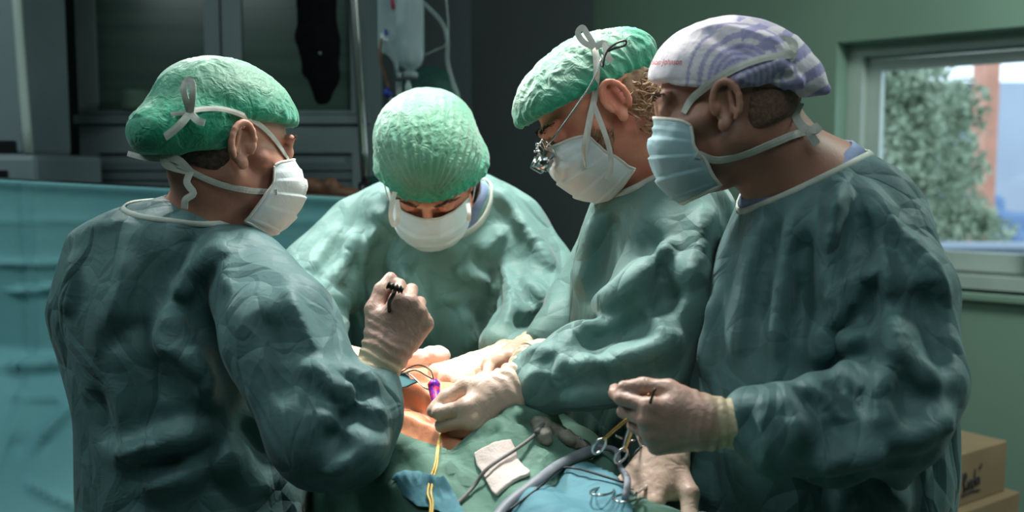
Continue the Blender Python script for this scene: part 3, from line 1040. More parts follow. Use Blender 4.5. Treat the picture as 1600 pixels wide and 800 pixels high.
tag(tube('thin_tube', [P(664, 86, DP + .0), P(680, 78, DP + .0), P(697, 68, DP + .0), P(700, 30, DP), P(690, -60, DP)], .003, MT['tubing'], None, 8, 5),
    'thin clear tube branching left towards the bottle', 'tube')

# black garment hanging over the cabinet front
bf = Field()
bc = lambda x, y: P(x, y, 3.3)
bf.chain([(bc(500, -120), .05), (bc(498, 0), .057), (bc(503, 70), .06), (bc(505, 120), .05), (bc(505, 150), .032)], k=.03)
bf.chain([(bc(488, -20), .05), (bc(484, 60), .045), (bc(482, 105), .022)], k=.02)
bf.cap(bc(482, 112), bc(500, 112), .02, .03, k=.015)
bv, bq = bf.mesh(.009)
bv[:, 1] = (bv[:, 1] - 3.3) * .5 + 3.3
bv = crumple(bv, bq, 14, .006, 3.3, (1, 1, .3))
bj = mesh_obj('hanging_jacket', bv, bq, MT['black'])
tag(bj, 'black jacket hanging from above in front of the glazed cabinet', 'jacket')
tube('button', [P(500, 83, 3.21), P(500, 83, 3.19)], .005, MT['equipment'], bj, 8, 0)
tube('hanger_hook', [P(500, -100, 3.3), P(500, -190, 3.3), P(508, -205, 3.3)], .004, MT['steel'], bj, 8, 3)

# tan padded armrest seen above the screen
af = Field()
af.chain([(P(455, 290, 2.75), .026), (P(490, 292, 2.72), .024), (P(525, 300, 2.7), .02), (P(560, 306, 2.68), .018)], k=.01)
af.cap(P(517, 290, 2.7), P(522, 304, 2.7), .024, .02, k=.01)
av, aq = af.mesh(.006)
ar = mesh_obj('arm_support', av, aq, MT['brown']); tag(ar, 'tan padded arm support behind the blue screen near the drip pole', 'arm support')
tube('bracket', [P(560, 306, 2.68), P(572, 330, 2.70), P(571, 300, 2.745)], .008, MT['steel'], ar, 8, 3)

# the blue screen drape over its frame
SY = 2.42
sdr = empty('screen_drape', 'blue surgical screen drape hanging behind the left surgeon', 'drape')
xl = P(-160, 274, SY); xr = P(545, 311, SY)
tube('hoop', [xl + [0, 0, -1.3], xl + [0, 0, -.02], xl, xr, xr + [0, 0, -.02], xr + [0, 0, -.42]], .009, MT['steel'], sdr, 10, 0)
nu, nv = 150, 130
G = np.zeros((nu, nv, 3))
a_ = np.linspace(0, 1, nu)[:, None]; b_ = np.linspace(0, 1, nv)[None, :]
topz = (xl[2] + (xr[2] - xl[2]) * a_)
X = xl[0] + (xr[0] - xl[0]) * a_ + 0 * b_
Zz = topz + .004 - b_ * (topz - .35)
Yy = SY - .012 - .0 * b_ + 0 * a_
d_ = topz - Zz
bulge = np.clip((d_ - .42) / .5, 0, 1)
Yy = Yy - .62 * bulge ** 1.2 * np.clip(1.25 - a_ * 1.1, .1, 1)
pp = np.stack([X * 2.2, Zz * 1.4 + X * .8, Yy * 0], -1).reshape(-1, 3)
Yy = Yy + (noise(warp(pp, 1, .5)) * .03).reshape(nu, nv) * np.clip(d_ * 3, .1, 1.3)
for xc, am in ((P(60, 350, SY)[0], .006), (P(40, 350, SY)[0], -.005), (P(-60, 350, SY)[0], .006)):
    Yy = Yy - 1.7 * am * np.exp(-np.abs(X - xc) / .012)
for zc, am in ((P(50, 411, SY)[2], .009), (P(50, 570, SY)[2] + .01, .008), (P(50, 345, SY)[2], .003)):
    Yy = Yy - 1.7 * am * np.exp(-np.abs(Zz - zc) / .010)
Yy = Yy - .012 * np.exp(-(d_ / .018) ** 2)
G[..., 0] = X; G[..., 1] = Yy; G[..., 2] = Zz
nq = np.arange(nu * nv).reshape(nu, nv)
q_ = np.stack([nq[:-1, :-1], nq[:-1, 1:], nq[1:, 1:], nq[1:, :-1]], -1).reshape(-1, 4)
gv_ = folds(G.reshape(-1, 3), q_, [
    ([(0, 455), (60, 452), (130, 440)], .03, .012, 's'), ([(0, 575), (60, 572), (125, 560)], .035, .02, 'r'),
    ([(0, 612), (40, 622), (105, 624), (108, 640)], .02, .016, 's'), ([(30, 720), (80, 670), (125, 625)], .03, .016, 'r'),
    ([(30, 745), (80, 775), (140, 800)], .03, .018, 's'), ([(0, 690), (40, 700), (90, 690)], .04, .01, 'v')])
sd = sheet('cloth', gv_.reshape(nu, nv, 3), MT['screen'], sdr)
# ---------------------------------------------------------------- people: shared builders
def head_ops(F, t, nose=1.0, jaw=1.0, ear=True, ex=0.):
    k = .012 * t.sc
    F.ell((-.012, 0, .030), (.098, .075, .086), t=t, k=k)
    F.ell((.030, 0, -.030), (.062, .060, .082), t=t, k=.02)
    F.cap((.020, 0, -.085), (.070, 0, -.102), .034, .020, t=t, k=.02)                    # chin
    for s in (-1, 1):
        F.cap((-.005, s * .056, -.050), (.060, s * .022, -.096), .018 * jaw, .016, t=t, k=.02)   # jaw line
        F.cap((.068, s * .040, -.026), (.030, s * .062, -.018), .016, .014, t=t, k=.015)         # cheek bone
        F.ell((.093, s * .032, .002), (.014, .020, .014), t=t, k=.008, mode='s')                 # eye socket
        F.ell((.080, s * .032, .002), (.0135, .0145, .0125), t=t, k=.003)                        # eye ball and lids
        F.cap((.088, s * .018, .010), (.080, s * .046, .009), .0035, .003, t=t, k=.004)          # upper lid
        F.cap((.089, s * .020, -.008), (.082, s * .044, -.007), .003, .0025, t=t, k=.004)        # lower lid
        F.cap((.092, s * .014, .020), (.078, s * .050, .022), .008, .007, t=t, k=.010)           # brow
    F.cap((.092, 0, .010), (.112 * nose, 0, -.032), .008, .011, t=t, k=.010)                     # nose
    for s in (-1, 1):
        F.ell((.103 * nose, s * .011, -.036), (.011, .008, .008), t=t, k=.006)
    F.cap((.092, -.018, -.066), (.092, .018, -.066), .007, t=t, k=.008)                          # lips
    F.cap((.090, -.014, -.077), (.090, .014, -.077), .007, t=t, k=.006)
    F.cap((.098, -.02, -.0715), (.098, .02, -.0715), .0022, t=t, k=.003, mode='s')
    if ear:
        for s in (-1, 1):
            c = np.array([-.014 + ex, s * .079, -.004])
            F.ell(c, (.0175, .008, .029), t=t, k=.008)
            path = []
            for a in np.linspace(-.2, 1.35, 13):
                an = a * math.pi
                path.append((c + [-.018 * math.cos(an) * (-1) * (-1), s * (.009 + .004 * math.sin(an)), .030 * math.sin(an) + .001]))
            path = [c + [.012 * 1.0 - .0, s * .004, -.006]] and [c + [.018 * math.cos(a), s * (.0085 + .003 * (1 - math.cos(a))), .028 * math.sin(a) + .002]
                                                                 for a in np.linspace(-.15 * math.pi, 1.30 * math.pi, 13)]
            for p0, p1 in zip(path[:-1], path[1:]):
                F.cap(p0, p1, .0042, t=t, k=.004)
            F.ell(c + [.004, s * .011, .000], (.010, .009, .017), t=t, k=.004, mode='s')        # concha
            F.cap(c + [-.008, s * .008, -.012], c + [-.006, s * .008, .018], .0036, t=t, k=.004)  # antihelix
            F.ell(c + [.006, s * .006, -.028], (.009, .005, .010), t=t, k=.006)                  # lobe
            F.ell(c + [.013, s * .006, -.004], (.005, .005, .006), t=t, k=.004)                  # tragus


def px(x, y, Y, r=None):
    p = P(x, y, Y)
    return (p, r * Y / FPX) if r is not None else p


def chain_px(F, pts, k=.03, shrink=0.):
    F.chain([(P(x, y, Y), max(.02, r * Y / FPX - shrink)) for x, y, Y, r in pts], k=k)


def torso_rows(rows, Y, ry, extra=()):
    """rows: (py, xl, xr[, Y, ry]) traced outline at world depth Y"""
    out = []
    for r in rows:
        y, xl, xr = r[:3]
        Yr = r[3] if len(r) > 3 else Y
        ryr = r[4] if len(r) > 4 else ry
        a, b = P(xl, y, Yr), P(xr, y, Yr)
        out.append((a[2], (a[0] + b[0]) / 2, Yr, (b[0] - a[0]) / 2, ryr))
    out.sort()
    z0, cx, cy, rx, ryy = out[0]
    for z, f, g in extra:
        out.append((z, cx, cy, rx * f, ryy * g))
    out.sort()
    return out


def make_gown(rows, arms, lines, mat='gown', seed=0., k=.03, neck=None, amp=.002, vox=.0085, scale=9., g=(.03, .17), garm=(.13, .10), alpha=.012, beta=.3, it=220):
    F = Field()
    F.loft(rows, k=.03)
    AP = []
    for a in arms:
        G = [(P(x, y, Y), r * Y / FPX) for x, y, Y, r in a]
        F.chain(G, k=k)
        AP.append(G)
    if neck is not None:
        a, b, r1, r2 = neck
        F.cap(a, b, r1, r2, k=.012, mode='s')
    v, q = F.mesh(vox, smooth=2)
    v = folds(v, q, lines)
    zt = rows[-1][0]
    calm = np.clip((v[:, 2] - (zt - .07)) / .06, 0, 1)
    for G in AP:
        pass
    calm = np.maximum(calm, .35 * np.clip((v[:, 2] - (zt - .26)) / .2, 0, 1))
    v = settle(v, q, AP, g=g, garm=garm, seed=seed, calm=calm, alpha=.010, beta=.3, it=150)
    v = settle(v, q, AP, g=(.01, .03), garm=(.03, .03), seed=seed + 5, calm=calm, alpha=.03, beta=.05, it=90, lim=(.008, .010))
    v = folds(v, q, [(p_, w_ * .62, a_ * .6, k_) for p_, w_, a_, k_ in lines])
    v = crumple(v, q, scale, amp, seed)
    return v, q


def neck_collar(parent, gv, gq, c, axis, ra, rb, mat='trim', w=.012, name='collar', off=.001, a0=0., a1=2 * math.pi, lift=.16, e=None, rise=None):
    tree = bvh((gv, gq))
    ax = unit(axis)
    e1 = unit(np.cross(ax, [0, 1, 0])) if e is None else unit(e)
    e2 = np.cross(ax, e1)
    pts, nr = [], []
    n = 36
    full = a1 - a0 > 6.2
    for i in range(n + (0 if full else 1)):
        th = a0 + (a1 - a0) * i / n
        rad = ra * math.cos(th) * e1 + rb * math.sin(th) * e2
        o = c + rad + ax * lift
        h = tree.ray_cast(Vector(o), Vector(-ax))
        if h[0] is None:
            continue
        p = np.array(h[0]); nn = np.array(h[1])
        if nn @ ax < 0:
            nn = -nn
        nn = unit(nn * .6 + unit(rad) * .6)
        pts.append(p + ax * off + nn * .001); nr.append(nn)
    pts = np.array(pts); nr = np.array(nr)
    for _ in range(3):
        if full:
            pts = pts * .5 + .25 * (np.roll(pts, 1, 0) + np.roll(pts, -1, 0))
    if full:
        pts = np.concatenate([pts, pts[:1]]); nr = np.concatenate([nr, nr[:1]])
    v, f = ribbon_geo(pts, nr, w, .003, 3)
    return mesh_obj(name, v, f, MT[mat], parent)


def make_cap(t, ells, plane, parent, pleat=None, amp=.0022, f=(70, 70, 30), mat='cap', vox=.0026, k=.02, loose=.045, seed=0, rim=.006, extra=None, back=()):
    F = Field()
    for c, r in ells:
        F.ell(c, r, k=k)
    pt, n = np.array(plane[0], float), unit(plane[1])
    F.plane(pt, n, k=.010)
    for (c, r), (bp, bn) in back:
        G_ = Field(); G_.ell(c, r)
        fn = G_.ops[0][0]
        bp = np.array(bp, float); bn = unit(bn)
        F._add(lambda p, fn=fn, bp=bp, bn=bn: np.maximum(fn(p), (p - bp) @ bn), np.array(c) - r, np.array(c) + r, ID, .014, 'u')
    v, q = F.mesh(vox, smooth=2)
    h = -(v - pt) @ n                                  # height above the rim
    nn = normals(v, q)
    near = np.exp(-(h / .02) ** 2)
    side = (h > .001)
    ang = np.arctan2(v[:, 1], v[:, 0])
    pw = warp(v * np.array(f) * .55 + seed, .8, .7)
    a = 1 - np.abs(noise(pw)) * 2.4
    b = 1 - np.abs(noise(pw * 2.1 + 5)) * 2.4
    d = amp * (a + .7 * b - .8)
    d += near * rim * noise(np.stack([np.cos(ang) * 9 + seed, np.sin(ang) * 9, h * 20], 1))
    if pleat is not None:
        kp, nfold, pa, reach = pleat
        kp = np.array(kp, float)
        r = v - kp
        ra = np.arctan2(r[:, 1], r[:, 2])
        dist = np.linalg.norm(r, axis=1)
        ra = ra + .05 * noise(v * 40)
        w = np.abs(((ra * nfold / math.pi) % 1) - .5) * 2
        d = d * .55 + pa * (1 - w) ** 1.6 * np.clip(dist / .03, 0, 1) * np.clip(1.35 - dist / reach, 0, 1)
    v = v + nn * (d * side)[:, None]
    m = np.clip(1 - h / loose, 0, 1) ** .8
    m = .12 + m + .35 * noise(v * 22 + seed)
    if extra is not None:
        m = np.maximum(m, extra(v))
    w = t.fwd(v)
    o = mesh_obj('cap', w, q, MT[mat], parent, attr=np.clip(m, 0, 1))
    return o, (w, q)


MASK_ROWS_OLD = [
    # x centre, z centre, x side, y side, z side, power
    (.112, -.010, .052, .072, -.030, 1.5),
    (.127, -.030, .054, .074, -.046, 1.1),
    (.134, -.048, .053, .074, -.060, .9),
    (.130, -.072, .049, .073, -.074, .8),
    (.121, -.098, .044, .070, -.090, .8),
    (.104, -.124, .038, .064, -.108, .85),
    (.078, -.142, .032, .056, -.122, .95),
]


MASK_ROWS = [
    (.108, -.004, .050, .068, -.026, 1.5),
    (.122, -.024, .051, .070, -.042, 1.1),
    (.128, -.042, .050, .070, -.055, .9),
    (.124, -.063, .046, .069, -.068, .8),
    (.115, -.087, .041, .066, -.082, .8),
    (.099, -.109, .036, .060, -.098, .85),
    (.075, -.126, .030, .053, -.110, .95),
]


def make_mask(t, parent, mat='mask', rows=MASK_ROWS, xs_=1., low=0., seed=0., puff=0., pleats=True):
    R = catmull([np.array(r) for r in rows], 8)
    nu = 61
    V = []
    for i, r in enumerate(R):
        xc, zc, xs, ys, zs, pw = r
        xc = max(xc * (xs_ + (1 - xs_) * .9 * (i / (len(R) - 1)) ** 1.5), .1035 if i < 12 else 0) + .004 * i / (len(R) - 1)
        zc = zc - .006 * i / (len(R) - 1)
        vv = i / (len(R) - 1)
        xs = xs - low * vv
        zs = zs - low * .25 * vv
        for j in range(nu):
            u = -1 + 2 * j / (nu - 1)
            c = math.cos(u * math.pi / 2)
            x = xs + (xc - xs) * c ** pw
            y = ys * math.sin(u * math.pi / 2) * (1 + puff * c)
            z = zc + (zs - zc) * abs(u) ** 1.7
            out = 0.
            if pleats:
                ph = (vv * 4.4) % 1
                if .1 < vv < .93:
                    out = .0042 * (1 - ph) * min(1, (1 - abs(u)) * 8) * (.35 + .65 * c)
            n = np.array([c, math.sin(u * math.pi / 2), 0])
            V.append(np.array([x, y, z]) + n * out)
    V = np.array(V)
    V += (noise(V * 38 + seed) * .0035 + noise(V * 90 + seed) * .001)[:, None] * unit([1, 0, 0])
    G = t.fwd(V).reshape(len(R), nu, 3)
    o = sheet('mask', G, MT[mat], parent, .0016)
    # stitched bindings along the top, bottom and sides
    def binding(path, w=.006):
        path = np.array(path)
        c = t.o
        nr = [unit(p - c) for p in path]
        return ribbon_geo(path, nr, w, .0022, 1)
    g = [binding(G[0]), binding(G[-1])] + [binding(G[:, j]) for j in (0, nu - 1)]
    mesh_obj('mask_binding', *merge(*g), MT['tie'], o)
    return o, G


def tie_px(trees, path, parent, w=.008, t=None, name='mask_tie', twist=0.):
    """ribbon laid on head and cap through pixel waypoints. (x, y) hugs the surface, (x, y, Y) is free"""
    pts, nr = [], []
    lastn = np.array([0, -1, 0.])
    for p in path:
        if len(p) == 2:
            c, n = hit(trees, p[0], p[1], .003)
            if c is None:
                continue
            n = unit(n)
        else:
            c = P(p[0], p[1], p[2]); n = unit(lastn * .4 + np.array([0, -1, .1]))
        lastn = n
        pts.append(c); nr.append(n)
    nr = np.array(nr)
    nr[1:-1] = (nr[1:-1] + .5 * nr[:-2] + .5 * nr[2:])
    nr = [unit(n) for n in nr]
    v, f = ribbon_geo(pts, nr, w, .0014, 6)
    return mesh_obj(name, v, f, MT['tie'], parent, smooth=False)


CURL = {
    'fist': [(70, 95, 60), (75, 98, 62), (78, 98, 62), (80, 98, 62)],
    'loose': [(28, 38, 22), (34, 44, 26), (40, 48, 28), (46, 50, 30)],
    'flat': [(12, 18, 10), (14, 20, 12), (18, 22, 14), (22, 26, 16)],
    'pinch': [(48, 52, 22), (62, 70, 40), (70, 80, 45), (74, 84, 48)],
}
FB = [((.088, .028, -.001), (.045, .027, .021), .0100), ((.093, .008, .002), (.050, .031, .022), .0104),
      ((.087, -.013, .001), (.046, .029, .021), .0098), ((.077, -.032, -.004), (.036, .022, .019), .0088)]


def hand_field(F, t, curls, spread=(6, 1, -4, -10), thumb=((.7, .6, -.4), (.9, .3, -.3), (.95, .1, -.3)), rs=1.0, cuff=.11, cuff_r=(.031, .040), k=.006, fl=.75):
    # palm
    for (b, L, r) in FB:
        b = np.array(b)
        F.cap((0.004, b[1] * .55, -.002), b, .0165 * rs, .0125 * rs, t=t, k=.012)
    F.ell((.045, -.004, -.008), (.045, .036, .014), t=t, k=.012)
    F.cap((.012, .020, -.010), (.048, .036, -.014), .018 * rs, .016 * rs, t=t, k=.012)
    if cuff:
        F.cap((.006, 0, 0), (-cuff, 0, 0), cuff_r[0], cuff_r[1], t=t, k=.012, flat=((0, 0, 1), fl))
    for (b, L, r), c, sp in zip(FB, curls, spread):
        p = np.array(b, float)
        a = 0; sp = math.radians(sp)
        rr = r * rs
        F.ell(p + [0, 0, .003], (.012 * rs, .0105 * rs, .010 * rs), t=t, k=.006)
        for L_, da in zip(L, c):
            a += math.radians(da)
            d = np.array([math.cos(a) * math.cos(sp), math.sin(sp) * max(.2, math.cos(a)), -math.sin(a)])
            q = p + unit(d) * L_
            F.cap(p, q, rr, rr * .93, t=t, k=.0035)
            p = q; rr *= .93
    p = np.array([.020, .026, -.010]); rr = .0155 * rs
    for d, L_ in zip(thumb, (.044, .036, .028)):
        q = p + unit(d) * L_
        F.cap(p, q, rr, rr * .86, t=t, k=.006)
        p = q; rr *= .86
    return p


def make_glove(t, curls, parent, mat='glove', wr=.0016, name='glove', seed=0., **kw):
    F = Field()
    hand_field(F, t, curls, **kw)
    v, q = F.mesh(.0026, smooth=1)
    l = t.inv(v)
    n = normals(v, q)
    m = np.clip((-l[:, 0] + .012) / .03, 0, 1)
    rip = np.sin((l[:, 0] + .010 * noise(l * 28 + seed)) * 420) * .6 + noise(warp(l * np.array([90, 22, 22]) + seed, 1, .8)) * 1.6
    palm = np.exp(-((l[:, 0] - .01) / .03) ** 2)
    v = v + n * (wr * rip * np.clip(m + .45 * palm, 0, 1))[:, None]
    v = v + n * (.0007 * noise(l * 120 + seed))[:, None]
    o = mesh_obj(name, v, q, MT[mat], parent, attr=m)
    if kw.get('cuff', .11):
        c = kw.get('cuff', .11); r = kw.get('cuff_r', (.031, .040))[1]; fl = kw.get('fl', .75)
        pts = [t.fwd(np.array([-c + .002 + .003 * math.sin(3 * a + seed), (r * 1.03) * math.cos(a), r * fl * 1.05 * math.sin(a)])) for a in np.linspace(0, 2 * math.pi, 33)[:-1]]
        g = tube_geo(pts, .0022, 6, 0, closed=True)
        mesh_obj('glove_rim', *g, MT[mat], o, attr=np.ones(len(g[0])))
    return o, (v, q)


def hframe(o, x, thumb, dorsal_sign=1):
    """x to the fingers, y to the thumb, z out of the back of the hand (given roughly by thumb and sign)"""
    x = unit(x); y = unit(np.array(thumb, float) - (np.array(thumb) @ x) * x)
    z = np.cross(x, y) * dorsal_sign
    return T(o, x, y, z)


def body_mesh(t, torso, arms, legs, neck, label, mat='skin', fineb=.135, ear=True, name='person', nose=1., ex=0.):
    F = Field()
    head_ops(F, t, ear=ear, nose=nose, ex=ex)
    a, b, r1, r2 = neck
    F.cap(t.fwd((-.030, 0, -.045)), a, .052 * t.sc, r1, k=.025)
    F.cap(a, b, r1, r2, k=.02)
    F.chain(torso, k=.05)
    for arm in arms:
        F.chain([(p_, r_ * (.62 if i_ < len(arm) - 2 else .55)) for i_, (p_, r_) in enumerate(arm)], k=.02)
    for leg in legs:
        F.chain(leg, k=.04)
    c = t.o
    v, q = F.mesh(.011, fine=[(c - fineb, c + fineb, .0028)], smooth=1)
    v = v + normals(v, q) * (noise(v * 30) * .0006)[:, None]
    o = mesh_obj(name, v, q, MT[mat])
    tag(o, label, 'person')
    return o, (v, q)


def arm_in(pts, sub=.55):
    return [(P(x, y, Y), max(.028, r * Y / FPX * sub)) for x, y, Y, r in pts]


def legs_shoes(cx, cy, spread_dir, face, z0, parent_cb=None):
    s = unit(spread_dir) * .10
    legs = []
    for sg in (-1, 1):
        h = np.array([cx, cy, z0]) + s * sg
        f = np.array([cx, cy, .07]) + s * sg * 1.1
        legs.append([(h, .085), ((h + f) / 2, .06), (f, .042)])
    return legs


def add_trousers(legs, face, parent):
    fx = unit([face[0], face[1], 0])
    for lg in legs:
        f = lg[-1][0]
        F = Field()
        F.cap(f + [0, 0, -.02] - fx * .05, f + [0, 0, -.028] + fx * .13, .045, .036, k=.02)
        F.cap(f + [0, 0, -.01], f + [0, 0, .03], .045, .042, k=.02)
        F.plane([0, 0, .004], [0, 0, -1], k=.004, ext=9)
        v, q = F.mesh(.012)
        mesh_obj('shoe', v, q, MT['shoe'], parent)
        F = Field()
        F.chain([(lg[0][0], .105), (lg[1][0], .08), (f + [0, 0, .03], .066)], k=.02)
        v, q = F.mesh(.014)
        v = crumple(v, q, 12, .004, 1)
        mesh_obj('trouser_leg', v, q, MT['scrub'], parent)


def hair_shell(t, parent, mat='hair', plane=None, back=None, name='hair', grow=.003, vox=.0035):
    F = Field()
    F.ell((-.012, 0, .030), (.098 + grow, .075 + grow, .086 + grow), k=.0)
    F.cap((-.035, 0, -.02), (-.052, 0, -.07), .058 + grow, .050 + grow, k=.02)
    for pt, n in plane:
        F.plane(pt, n, k=.012)
    v, q = F.mesh(vox)
    v = v + normals(v, q) * (noise(v * 260) * .0012)[:, None]
    return mesh_obj(name, t.fwd(v), q, MT[mat], parent)


def brows(t, parent, mat='brow'):
    rs = np.random.RandomState(3)
    for s in (-1, 1):
        g = []
        for i in range(34):
            u = i / 33
            p = np.array([.1005 - .020 * u ** 1.6, s * (.012 + .040 * u), .021 + .004 * math.sin(u * 3) + rs.normal() * .0018])
            d = np.array([-.001, s * .007, .002 + rs.normal() * .001])
            g.append(tube_geo([t.fwd(p - [.003, 0, 0]), t.fwd(p + d * .6 + [.0005, 0, 0]), t.fwd(p + d)], .0008, 4, 0))
        mesh_obj('eyebrow', *merge(*g), MT[mat], parent)


def bow(c, side, up, out, parent, s=.03, loops=2, w=.008, seed=0):
    g = []
    side, up, out = unit(side), unit(up), unit(out)
    for sg in ([1, -1] if loops == 2 else [1]):
        pts = [c, c + sg * side * s * .6 + up * s * .5, c + sg * side * s * .9 + up * s * 1.2, c + sg * side * s * .2 + up * s * 1.1, c]
        g.append(ribbon_geo(pts, [out, unit(out + up * .3), out, unit(out - up * .3), out], w, .0014, 6))
    return g
# ================================================================ left surgeon, seen from behind
tA = frame(P(354, 228, 1.50), (.76, .62, -.16), roll=-.04, sc=1.03)
armA = [(382, 425, 1.46, 72), (440, 520, 1.37, 90), (512, 672, 1.30, 92)]
armA2 = [(535, 680, 1.30, 78), (568, 638, 1.32, 58), (578, 610, 1.34, 46)]
armA_far = [(300, 385, 1.68, 60), (400, 560, 1.72, 58), (500, 640, 1.66, 45)]
rowsA = torso_rows([(302, 262, 345, 1.52, .03), (312, 232, 360, 1.52, .06), (326, 192, 385, 1.53, .09), (342, 150, 398, 1.54, .12), (362, 122, 410, 1.55, .14),
                    (420, 106, 425, 1.56, .155), (480, 92, 440, 1.56, .16), (560, 112, 450, 1.56, .16), (640, 130, 475, 1.55, .16),
                    (720, 132, 486, 1.55, .165), (800, 136, 490, 1.55, .17)], 1.55, .15, [(.62, 1.02, 1.05), (.42, 1.08, 1.1)])
foldA = [
    ([(326, 338), (372, 392), (420, 452), (462, 520), (500, 600), (522, 690)], .055, .016, 'S'),
    ([(330, 345), (350, 400), (358, 470)], .03, .007, 'r'),
    ([(352, 345), (400, 400), (450, 430)], .03, .008, 'r'),
    ([(268, 470), (290, 530), (322, 580), (335, 640)], .05, .028, 's'),
    ([(240, 520), (285, 560), (330, 598)], .03, .018, 'r'),
    ([(275, 480), (300, 440), (330, 410), (380, 380)], .045, .012, 'S'),
    ([(345, 360), (300, 420), (262, 490), (240, 560)], .035, .009, 'r'),
    ([(206, 380), (190, 450), (176, 520)], .03, .008, 'r'),
    ([(300, 360), (270, 440), (245, 500)], .02, .006, 'v'),
    ([(130, 360), (160, 352), (200, 345)], .02, .006, 'r'),
    ([(122, 380), (108, 450), (100, 500)], .025, .008, 'r'),
    ([(150, 560), (190, 520), (240, 500)], .025, .006, 'v'),
    ([(165, 712), (240, 690), (330, 668)], .04, .020, 's'),
    ([(200, 770), (280, 745), (370, 715), (430, 700)], .035, .014, 'r'),
    ([(220, 735), (300, 715), (360, 690)], .02, .008, 'v'),
    ([(140, 600), (160, 640), (170, 700)], .03, .008, 'v'),
    ([(370, 650), (420, 720), (480, 768)], .03, .010, 'v'),
    ([(410, 480), (440, 560), (450, 640)], .04, .008, 'v'),
    ([(470, 560), (520, 600), (560, 640)], .025, .010, 'r'),
    ([(520, 600), (570, 628), (608, 668)], .028, .014, 's'),
    ([(518, 568), (560, 580), (590, 618)], .024, .012, 'r'),
    ([(505, 700), (545, 650), (570, 600)], .03, .012, 'v'),
    ([(500, 745), (560, 712), (612, 680)], .03, .012, 'r'),
    ([(490, 640), (540, 672), (590, 690)], .025, .010, 'r'),
    ([(532, 560), (548, 590), (560, 620)], .015, .007, 'v'),
    ([(440, 430), (470, 500), (500, 560)], .02, .007, 'r'),
    ([(300, 700), (350, 760), (380, 800)], .03, .008, 'v'),
]
gA, qA = make_gown(rowsA, [armA + armA2, armA_far], foldA, g=(.03, .12), garm=(.09, .09), seed=1.3, k=.022, neck=(P(325, 345, 1.52), P(345, 290, 1.52), .062, .085))
legsA = legs_shoes(rowsA[0][1], 1.56, (.6, -.8, 0), (.8, .6, 0), .80)
bA, bvA = body_mesh(tA, [(P(320, 400, 1.55), .10), (P(290, 480, 1.56), .11), (P(295, 700, 1.56), .11), (np.array([rowsA[0][1], 1.56, .85]), .13)],
                    [[(P(372, 410, 1.46), .05), (P(448, 520, 1.36), .045), (P(512, 672, 1.30), .04), (P(586, 580, 1.34), .026), (P(606, 530, 1.36), .022)],
                     [(P(300, 400, 1.66), .05), (P(400, 560, 1.72), .04), (P(500, 640, 1.66), .028), (P(545, 640, 1.64), .02)]],
                    legsA, (P(338, 305, 1.50), P(322, 372, 1.52), .058, .075),
                    'surgeon at left seen from behind in dark gown, raising a gloved fist', 'skin')
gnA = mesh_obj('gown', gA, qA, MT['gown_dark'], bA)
sb = gnA.modifiers.new('smooth', 'SUBSURF'); sb.levels = 1; sb.render_levels = 1
add_trousers(legsA, (.8, .6, 0), bA)
neck_collar(gnA, gA, qA, P(292, 345, 1.51), (.32, -.12, .92), .098, .086, w=.009)
capA, cvA = make_cap(tA, [((-.012, 0, .050), (.106, .084, .080)), ((.02, 0, .045), (.084, .078, .06))],
                     ((.0, 0, .032), (.14, 0, -1)), bA, amp=.0016, back=[(((-.058, 0, .014), (.074, .086, .060)), ((-.1, 0, -.030), (.22, 0, -1))), (((-.106, -.015, -.002), (.045, .055, .038)), ((-.1, 0, -.033), (.1, 0, -1)))], seed=2.2, loose=.05, f=(60, 60, 30),
                     extra=lambda v: np.clip((-v[:, 0] - .075) / .04, 0, 1) * .9 + np.clip((v[:, 0] - .075) / .02, 0, 1) * .8 + np.clip((.03 - v[:, 2]) / .02, 0, 1))
hair_shell(tA, bA, 'hair', [((.0, 0, .035), (.15, 0, 1)), ((-.022, 0, 0), (1, 0, .25)), ((-.0, 0, -.058), (-.25, 0, -1))], grow=.0035)
brows(tA, bA)
mkA, GA = make_mask(tA, bA, 'mask', seed=.4, low=.012)
trA = bvh(bvA, cvA, (GA.reshape(-1, 3), np.array([[i * 61 + j, i * 61 + j + 1, (i + 1) * 61 + j + 1, (i + 1) * 61 + j] for i in range(GA.shape[0] - 1) for j in range(60)])))
YA = 1.40
tie_px(trA, [(448, 250), (430, 222), (412, 202), (396, 190), (374, 178), (345, 172), (318, 172), (296, 175)], mkA, .008)
tie_px(trA, [(432, 300), (410, 299), (385, 296), (350, 288), (320, 278), (304, 270), (294, 266)], mkA, .009)
kA = hit(trA, 296, 176, .006)[0]; YkA = kA[1]
tie_px(trA, [(296, 176, YkA), (291, 158, YkA - .012), (287, 140, YkA - .014), (292, 126, YkA - .010), (300, 130, YkA - .012), (301, 150, YkA - .014), (298, 176, YkA - .004)], mkA, .009)
tie_px(trA, [(296, 178, YkA - .004), (284, 192, YkA - .016), (270, 205, YkA - .016), (258, 214, YkA - .01)], mkA, .011)
tie_px(trA, [(298, 178, YkA - .004), (308, 188, YkA - .014), (320, 192, YkA - .016)], mkA, .010)
tie_px(trA, [(296, 176, YkA), (270, 178, YkA + .0), (250, 180, YkA + .03), (238, 186, YkA + .06)], mkA, .006)
kA2 = hit(trA, 300, 270, .006)[0]; Yk2 = kA2[1] - .006
tie_px(trA, [(298, 268, Yk2), (280, 258, Yk2 - .01), (256, 250, Yk2 - .004), (228, 247, Yk2 + .01), (200, 240, Yk2 + .03)], mkA, .008)
tie_px(trA, [(298, 270, Yk2 - .004), (278, 250, Yk2 - .012), (258, 246, Yk2 - .01), (262, 258, Yk2 - .012), (298, 268, Yk2 - .004)], mkA, .012)
tie_px(trA, [(298, 268, Yk2 - .004), (292, 285, Yk2 - .012), (302, 302, Yk2 - .016), (290, 312, Yk2 - .016), (288, 326, Yk2 - .014)], mkA, .010)
